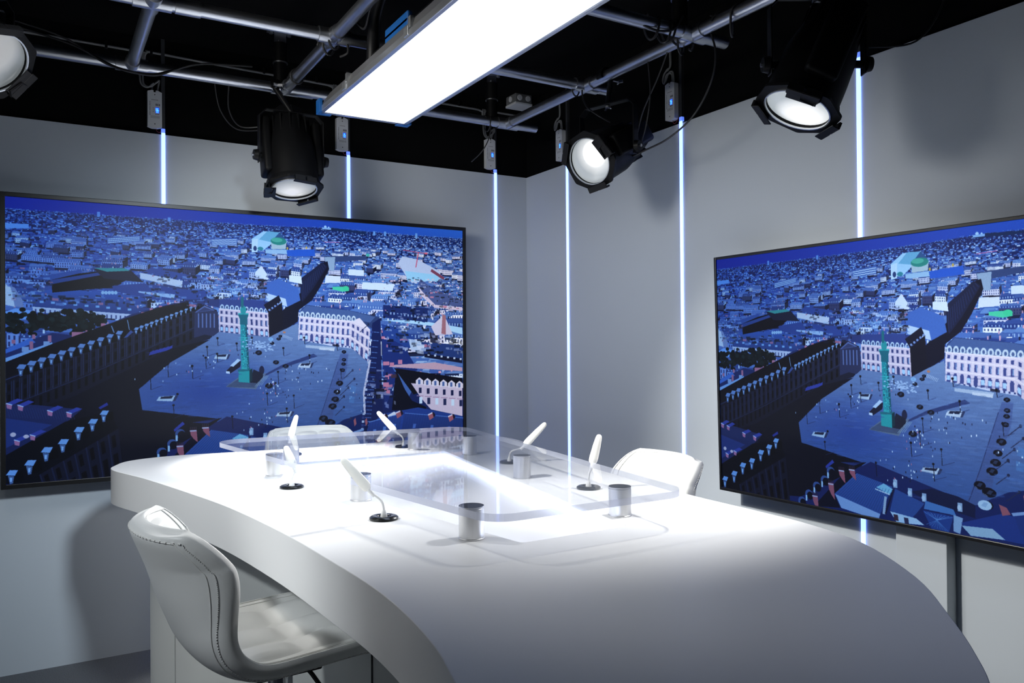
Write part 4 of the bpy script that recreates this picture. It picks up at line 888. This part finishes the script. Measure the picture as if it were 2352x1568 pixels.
# ------------------------------------------------------------------ news desk
ZT = .95
OUT = [(-2.293, -.74), (-2.275, -.61), (-2.205, -.49), (-2.04, -.434), (-1.80, -.455), (-1.41, -.49), (-1.00, -.47), (-.74, -.452), (-.60, -.49), (-.538, -.60), (-.535, -.76), (-.585, -.98), (-.66, -1.22), (-.74, -1.55), (-.785, -1.81), (-.822, -2.08), (-.843, -2.312), (-.852, -2.56), (-.868, -2.74), (-.925, -2.93), (-1.072, -3.148), (-1.231, -3.308), (-1.356, -3.42), (-1.47, -3.505), (-1.62, -3.57), (-1.80, -3.59), (-1.97, -3.53), (-2.06, -3.40), (-2.078, -3.25), (-2.048, -3.115), (-2.017, -2.985), (-1.996, -2.82), (-1.989, -2.647), (-1.997, -2.44), (-2.018, -2.105), (-2.064, -1.72), (-2.129, -1.389), (-2.213, -1.02)]
outline = [(p.x, p.y) for p in spline([(x, y, 0) for x, y in OUT], 5, True)]
INS = [(-1.825, -.935), (-1.012, -.937), (-1.263, -2.505), (-1.575, -2.511)]
inset = round_poly(INS[::-1], .012, 3)
desk = thing('news_desk', 'white curved studio desk with a glowing recess in its top', 'desk', (-1.42, -1.9, 0))
bm = bmesh.new(); poly_slab(bm, outline, ZT - .13, ZT, [inset])
o = obj('desk_top', bm, M_table, desk)
bv = o.modifiers.new('soft_edge', 'BEVEL'); bv.width = .004; bv.segments = 2; bv.limit_method = 'ANGLE'; bv.angle_limit = .9
sharp(o.data, .6)
for p in o.data.polygons: p.use_smooth = True
bm = bmesh.new(); poly_slab(bm, round_poly([(-1.835, -.925), (-1.002, -.927), (-1.255, -2.515), (-1.583, -2.521)][::-1], .01, 2), ZT - .05, ZT - .034); plabel(obj('recess_floor', bm, M_basin, desk), 'pale floor of the glowing recess')
def wall_strip(a, b, inward):
    a, b = Vector((*a, 0)), Vector((*b, 0)); d = (b - a).normalized(); n = Vector((-d.y, d.x, 0)) * inward
    bm = bmesh.new(); Mx = mat4(a + Vector((0, 0, ZT - .031)), Matrix((d, n, Vector((0, 0, 1)))).transposed())
    box(bm, .01, (b - a).length - .01, .001, .007, 0, .020, Mx); obj('light_strip', bm, M_inset, desk)
wall_strip(INS[0], INS[1], -1); wall_strip(INS[1], INS[2], -1); wall_strip(INS[2], INS[3], -1); wall_strip(INS[3], INS[0], -1)
def inset_poly(P, d):
    n = len(P); area = sum(P[i][0] * P[(i + 1) % n][1] - P[(i + 1) % n][0] * P[i][1] for i in range(n)); s = 1 if area > 0 else -1
    out = []
    for i in range(n):
        a, c = Vector(P[i - 2]), Vector(P[(i + 2) % n]); t = (c - a).normalized(); nn = Vector((-t.y, t.x)) * s
        out.append((P[i][0] + nn.x * d, P[i][1] + nn.y * d))
    return out
ped = []
pa, pb, pc = inset_poly(outline, .135), inset_poly(outline, .28), inset_poly(outline, .33)
for q, w, v in zip(pa, pb, pc):                                # deeper toe space where the stools stand
    k = min(max((-1.05 - q[1]) / .6, 0), 1); m = min(max((q[0] + 1.6) / .3, 0), 1)
    x, y = q[0] + (w[0] - q[0]) * k, q[1] + (w[1] - q[1]) * k
    ped.append((x + (v[0] - x) * m, y + (v[1] - y) * m))
bm = bmesh.new(); poly_slab(bm, ped, .0, ZT - .13)
o = obj('pedestal', bm, M_ped, desk, True)
k0 = min(range(len(ped)), key=lambda i: (Vector(ped[i]) - Vector((-1.74, -1.98))).length)
bm = bmesh.new(); q = ped[k0]; box(bm, q[0] - .004, q[0] + .004, q[1] - .0022, q[1] + .0022, .03, ZT - .132); plabel(obj('panel_joint', bm, M_print, desk), 'dark joint between two pedestal panels')
k1 = min(range(len(ped)), key=lambda i: (Vector(ped[i]) - Vector((-2.12, -.93))).length)
bm = bmesh.new(); q = ped[k1]; box(bm, q[0] - .003, q[0] + .003, q[1] - .0008, q[1] + .0008, .03, ZT - .132); obj('panel_joint', bm, mat('joint_grey', (.35, .36, .36), .6), desk)

# raised clear shelf
ZG = ZT + .078
shelf = thing('glass_shelf', 'clear raised shelf on short steel posts over the desk', 'glass shelf', (-1.42, -1.7, ZT))
gl = round_poly([(-1.955, -.805), (-.885, -.865), (-1.150, -2.605), (-1.712, -2.615)][::-1], [.075, .075, .10, .10], 10)
bm = bmesh.new(); poly_slab(bm, gl, ZG, ZG + .017)
for f in bm.faces: f.material_index = 1 if abs(f.normal.z) < .5 else 0
bm.normal_update()
for f in bm.faces: f.material_index = 1 if abs(f.normal.z) < .5 else 0
obj('shelf_plate', bm, [M_glass, M_glassedge], shelf)
POSTS = [(-1.81, -1.205), (-1.685, -.965), (-1.709, -1.815), (-1.102, -.824), (-.974, -1.102), (-1.102, -1.736), (-1.20, -2.397), (-1.653, -2.411)]
for x, y in POSTS:
    bm = bmesh.new(); lathe(bm, [(.0315, ZT), (.0315, ZT + .003), (.030, ZT + .004), (.030, ZG - .006), (.0288, ZG - .005), (.0288, ZG - .004), (.030, ZG - .003), (.030, ZG - .001)], 40, Matrix.Translation((x, y, 0)), True, False); p = obj('post', bm, M_brushed, shelf, True)
    bm = bmesh.new(); lathe(bm, [(.0298, ZG - .0015), (.0298, ZG)], 40, Matrix.Translation((x, y, 0))); plabel(obj('post_cap', bm, M_steelcap, p), 'dark top of the post')

# ------------------------------------------------------------------ microphones
def mic(label, base, p1, p2, bend=.0, flat=(0, 0, 1)):
    b = Vector((base[0], base[1], ZT)); p1, p2 = Vector(p1), Vector(p2)
    t = thing('gooseneck_microphone', label, 'microphone', b, 'white gooseneck microphones on the desk')
    T = Matrix.Translation(b)
    bm = bmesh.new(); lathe(bm, [(.037, 0), (.0385, .002), (.038, .006), (.033, .0095), (.026, .0105), (.020, .0095), (.018, .007), (.016, .0065), (.012, .006)], 40, T); obj('base_ring', bm, M_grille, t, True)
    bm = bmesh.new(); lathe(bm, [(.0095, .004), (.0085, .012), (.006, .020), (.0045, .024)], 20, T); obj('stem_socket', bm, M_neck, t, True)
    d = (p2 - p1).normalized(); a = b + Vector((0, 0, .02)); L = (p1 - a).length
    bm = bmesh.new(); B = [a, a + Vector((0, 0, L * .55)), p1 - d * L * .45, p1]; pts = [B[0] * (1 - q) ** 3 + B[1] * 3 * q * (1 - q) ** 2 + B[2] * 3 * q * q * (1 - q) + B[3] * q ** 3 for q in [k / 16 for k in range(17)]]
    tube(bm, pts, .0033, 10); obj('gooseneck', bm, M_neck, t, True)
    bm = bmesh.new(); cyl(bm, p1 - d * .022, p1 + d * .004, .0048, 14, .0062); obj('collar', bm, M_neck, t, True)
    bm = bmesh.new(); H = (p2 - p1).length
    x = Vector(flat) - d * Vector(flat).dot(d); x.normalize(); y = d.cross(x)
    M = mat4(p1, Matrix((x, y, d)).transposed()) @ Matrix.Diagonal((.62, 1, 1, 1))
    lathe(bm, [(.004, 0), (.010, .002), (.0135, .010), (.0142, .022), (.0125, H * .6), (.0098, H - .010), (.0075, H - .003), (.003, H)], 24, M); obj('windshield', bm, M_mic, t, True)
VD = Vector((.51, .86, 0))
mic('white microphone on the left side of the desk, pointing straight up beside a post', (-1.827, -1.494), (-1.822, -1.500, 1.018), (-1.852, -1.515, 1.089), flat=VD)
mic('front white microphone leaning left over the near end of the desk', (-1.75, -2.101), (-1.785, -2.085, 1.028), (-1.848, -2.056, 1.112), flat=VD)
mic('upright white microphone in front of the far stool', (-1.609, -.704), (-1.617, -.70, 1.022), (-1.593, -.715, 1.119), flat=VD)
mic('white microphone leaning left in front of the lower right of the wide screen', (-1.113, -.724), (-1.145, -.706, 1.024), (-1.215, -.667, 1.112), flat=VD)
mic('white microphone leaning right towards the wall corner', (-.961, -1.41), (-.91, -1.441, 1.018), (-.838, -1.484, 1.104), flat=VD)
mic('upright white microphone next to the right hand stool', (-1.035, -2.03), (-1.025, -2.037, 1.028), (-1.004, -2.049, 1.121), flat=VD)

# ------------------------------------------------------------------ bar stools
def stool(label, x, y, rz, first=None):
    t = thing('bar_stool', label, 'stool', (x, y, 0), 'white leather bar stools around the desk'); t.rotation_euler = (0, 0, rz)
    return t
PROF = [(.225, .644, .165), (.240, .670, .195), (.215, .692, .215), (.12, .702, .228), (.0, .697, .232), (-.10, .694, .232), (-.158, .708, .231), (-.198, .746, .230), (-.222, .798, .230), (-.243, .855, .230), (-.262, .915, .226), (-.282, .967, .214), (-.296, 1.000, .194), (-.303, 1.018, .162)]
def shell_point(t, s):
    n = len(PROF) - 1; f = t * n; i = min(int(f), n - 1); k = f - i
    def cr(j):
        p = [PROF[min(max(i + q, 0), n)][j] for q in (-1, 0, 1, 2)]
        return .5 * (2 * p[1] + (p[2] - p[0]) * k + (2 * p[0] - 5 * p[1] + 4 * p[2] - p[3]) * k * k + (3 * p[1] - p[0] - 3 * p[2] + p[3]) * k ** 3)
    x, z, w = cr(0), cr(1), cr(2)
    back = min(max((t - .42) / .14, 0), 1); back = back * back * (3 - 2 * back)
    slow = min(max((t - .36) / .46, 0), 1); slow = slow * slow * (3 - 2 * slow)
    seat = 1 - back; a = abs(s)
    wing = slow * (1 - min(max((t - .80) / .2, 0), 1) * .55)
    x += wing * .105 * a ** 2.2                              # back wraps forward at the sides
    z += seat * .022 * a ** 3 * (1 if t > .12 else t / .12) + slow * (1 - slow) * .16 * a ** 2.4
    return Vector((x, w * s, z))
def shell_normal(t, s):
    e = .004; a = shell_point(min(t + e, 1), s) - shell_point(max(t - e, 0), s); b = shell_point(t, s + e) - shell_point(t, s - e)
    n = a.cross(b); n.normalize(); return n
def make_stool(t):
    NT, NS = 64, 36
    TH = .042
    def grid(ts, ss, fn):
        return [[fn(a, b) for b in ss] for a in ts]
    ts = [i / NT for i in range(NT + 1)]; ss = [math.sin(PI / 2 * (-1 + 2 * j / NS)) for j in range(NS + 1)]
    sg = -1 if shell_normal(.25, 0).z < 0 else 1             # inner side: seat up, back forward
    bm = bmesh.new()
    def thick(a, b): return TH * (.22 + .78 * math.sqrt(max(0, 1 - abs(b) ** 7))) * (.35 + .65 * math.sqrt(max(0, 1 - abs(2 * a - 1) ** 14)))
    ins = [[bm.verts.new(shell_point(a, b)) for b in ss] for a in ts]
    ous = [[bm.verts.new(shell_point(a, b) - sg * shell_normal(a, b) * thick(a, b)) for b in ss] for a in ts]
    for i in range(NT):
        for j in range(NS):
            bm.faces.new((ins[i][j], ins[i + 1][j], ins[i + 1][j + 1], ins[i][j + 1])); bm.faces.new((ous[i][j], ous[i][j + 1], ous[i + 1][j + 1], ous[i + 1][j]))
    for i in range(NT):
        bm.faces.new((ins[i][0], ous[i][0], ous[i + 1][0], ins[i + 1][0])); bm.faces.new((ins[i][NS], ins[i + 1][NS], ous[i + 1][NS], ous[i][NS]))
    for j in range(NS):
        bm.faces.new((ins[0][j], ins[0][j + 1], ous[0][j + 1], ous[0][j])); bm.faces.new((ins[NT][j], ous[NT][j], ous[NT][j + 1], ins[NT][j + 1]))
    o = obj('shell', bm, M_leather, t, True)
    o.data.set_sharp_from_angle(angle=2.5)
    sm = o.modifiers.new('soften', 'SUBSURF'); sm.levels = 1; sm.render_levels = 1
    # quilted inner cushion
    bm = bmesh.new()
    NT2, NS2 = 110, 44
    def puff(a, b):
        u = (a * 7) % 1; v = ((b + 1) * 1.5) % 1
        q = (math.sin(PI * u) ** .55) * (math.sin(PI * v) ** .55) if 0 < u < 1 and 0 < v < 1 else 0
        edge = min(1, a * 16, (1 - a) * 16, (1 - abs(b)) * 8)
        return -.008 + edge * .004 + .026 * q * edge
    vs = []
    for i in range(NT2 + 1):
        row = []
        for j in range(NS2 + 1):
            a = i / NT2; b = -1 + 2 * j / NS2
            ta = .06 + a * .86; sb = b * .80
            row.append(bm.verts.new(shell_point(ta, sb) + sg * shell_normal(ta, sb) * puff(a, b)))
        vs.append(row)
    for i in range(NT2):
        for j in range(NS2): bm.faces.new((vs[i][j], vs[i + 1][j], vs[i + 1][j + 1], vs[i][j + 1]))
    c = obj('quilted_cushion', bm, M_leather, t, True); c.data.set_sharp_from_angle(angle=2.5)
    # raised seams along the rim
    def rim(off, sgn):
        P = []
        K = 60
        for k in range(K + 1): a = .06 + (.93 - .06) * k / K; P.append((a, -(1 - off)))
        for k in range(1, 14): P.append((.93 + .03 * math.sin(PI * k / 14), -(1 - off) + 2 * (1 - off) * k / 14))
        for k in range(K + 1): a = .93 - (.93 - .06) * k / K; P.append((a, (1 - off)))
        return P
    for off in (.02, .085):
        bm = bmesh.new(); pts = [shell_point(a, b) + sg * shell_normal(a, b) * .0012 for a, b in rim(off, 1)]
        tube(bm, pts, .0012, 6); obj('seam', bm, M_thread, t, True)
    pts = [shell_point(a, b) - sg * shell_normal(a, b) * (thick(a, b) + .0006) for a, b in rim(.16, 1)]
    bm = bmesh.new()
    tube(bm, pts, .0010, 6); obj('seam', bm, M_thread, t, True)
    bm = bmesh.new(); run = spline([Vector(p) for p in [shell_point(a, b) - sg * shell_normal(a, b) * (thick(a, b) + .001) for a, b in rim(.10, 1)]], 4)
    for k in range(0, len(run) - 1, 2):
        d = run[k + 1] - run[k]
        if d.length > 1e-5: box(bm, -.0012, .0012, -.0012, .0012, 0, min(d.length * 1.1, .008), mat4(run[k], frame_of(d)))
    obj('stitching', bm, M_thread, t)
    bm = bmesh.new(); box(bm, -.08, .08, -.08, .08, .616, .640, bev=.006); obj('seat_plate', bm, M_black, t)
    bm = bmesh.new(); lathe(bm, [(.036, .29), (.036, .36), (.031, .365)], 28); obj('gas_lift_cover', bm, M_black, t, True)
    bm = bmesh.new(); lathe(bm, [(.027, .02), (.027, .30)], 28); lathe(bm, [(.030, .36), (.030, .618)], 28); obj('column', bm, M_chrome, t, True)
    bm = bmesh.new(); lathe(bm, [(.188, 0), (.188, .006), (.175, .012), (.06, .022), (.035, .035), (.03, .05)], 48); obj('base', bm, M_chrome, t, True)
    bm = bmesh.new(); tube(bm, [(.0, .03, .27), (.10, .13, .27), (.20, .11, .27), (.235, 0, .27), (.20, -.11, .27), (.10, -.13, .27), (.0, -.03, .27)], .010, 12, smooth=8); obj('footrest', bm, M_chrome, t, True)
    bm = bmesh.new(); tube(bm, [(.02, -.03, .632), (.05, -.055, .615), (.075, -.085, .575), (.105, -.12, .54), (.12, -.135, .535)], .0055, 10, smooth=6); obj('lever', bm, M_grille, t, True)
def copy_stool(src, label, x, y, rz):
    r = src.copy(); COL.objects.link(r); r.location = (x, y, 0); r.rotation_euler = (0, 0, rz); r['label'] = label
    for ch in list(src.children):
        c = ch.copy(); COL.objects.link(c); c.parent = r; c.matrix_parent_inverse = Matrix()
    return r
proto = thing('bar_stool', 'large white leather bar stool in the foreground seen from behind', 'stool', (0, 0, 0), 'white leather bar stools around the desk')
make_stool(proto)
for ch in proto.children: ch.matrix_parent_inverse = Matrix()
proto.location = (-2.018, -2.085, 0); proto.rotation_euler = (0, 0, .06)
copy_stool(proto, 'white bar stool behind the far end of the desk, seen through the clear shelf', -1.385, -.45, -PI / 2 + .02)
copy_stool(proto, 'brightly lit white bar stool at the right side of the desk', -.86, -1.88, PI - .12)

# ------------------------------------------------------------------ lights
def spot(name, pos, tgt_dir, power, size, blend, col=(1, .97, .92), radius=.06):
    l = bpy.data.lights.new(name, 'SPOT'); l.energy = power; l.spot_size = size; l.spot_blend = blend; l.color = col; l.shadow_soft_size = radius
    o = bpy.data.objects.new(name, l); COL.objects.link(o); d = Vector(tgt_dir).normalized()
    o.location = Vector(pos) + d * .035; o.rotation_euler = d.to_track_quat('-Z', 'Y').to_euler()
    return o
def aim(p, q): return tuple(Vector(q) - Vector(p))
WARM = (1, .985, .95)
spot('lamp_beam', LA, DA, 230, .95, .6, WARM)
spot('lamp_beam', LB, DB, 270, .85, .9, WARM)
spot('lamp_beam', LC, DC, 95, 1.1, 1., WARM)
spot('lamp_beam', LD, DD, 60, .8, .7, WARM)
# further studio lamps of the same grid, out of frame to the left and behind the camera
E1 = (-2.62, -1.75, 2.40)
spot('lamp_beam', E1, aim(E1, (-.80, -1.75, .95)), 120, .46, 1., (1, .98, .93))
spot('lamp_beam', E1, aim(E1, (0, -2.15, .78)), 210, .80, .8, (1, .985, .93), .05)
spot('lamp_beam', (-2.70, -1.60, 2.42), (.8, .30, -.52), 80, 1.9, .5, (1, .98, .93), .3)
G1 = (-3.75, -2.5, 2.35)
spot('lamp_beam', G1, aim(G1, (-2.15, -1.75, .80)), 85, .85, .8, (.90, .96, 1.))
F1 = (-1.80, -3.45, 2.45)
spot('lamp_beam', F1, aim(F1, (-1.9, 0, .88)), 250, .86, .95, (.80, .91, 1.), .14)
W = bpy.data.worlds.new('studio'); S.world = W; W.use_nodes = True
W.node_tree.nodes['Background'].inputs[0].default_value = (.02, .024, .03, 1); W.node_tree.nodes['Background'].inputs[1].default_value = .1

# ------------------------------------------------------------------ camera
cd = bpy.data.cameras.new('camera'); cam = bpy.data.objects.new('camera', cd); COL.objects.link(cam)
f_, pitch, roll, yaw, cx, cy = 1830.54, .0068, -.0078, .5350, -2.5269, -4.0794
fw = Vector((math.sin(yaw) * math.cos(pitch), math.cos(yaw) * math.cos(pitch), math.sin(pitch)))
r0 = Vector((math.cos(yaw), -math.sin(yaw), 0)); u0 = r0.cross(fw)
r_ = r0 * math.cos(roll) + u0 * math.sin(roll); u_ = u0 * math.cos(roll) - r0 * math.sin(roll)
cam.matrix_world = mat4((cx, cy, 1.40), Matrix((r_, u_, -fw)).transposed())
cd.sensor_width = 36; cd.lens = 36 * f_ / 2352; cd.clip_start = .05; cd.clip_end = 50
S.camera = cam
vs = S.view_settings; vs.view_transform = 'Standard'; vs.look = 'None'; vs.gamma = 1; vs.exposure = 0
try: vs.use_curve_mapping = False
except Exception: pass
S.cycles.max_bounces = 10; S.cycles.diffuse_bounces = 5; S.cycles.transparent_max_bounces = 16
S.cycles.sample_clamp_indirect = 4.0; S.cycles.caustics_reflective = False; S.cycles.caustics_refractive = False
S.cycles.use_denoising = True
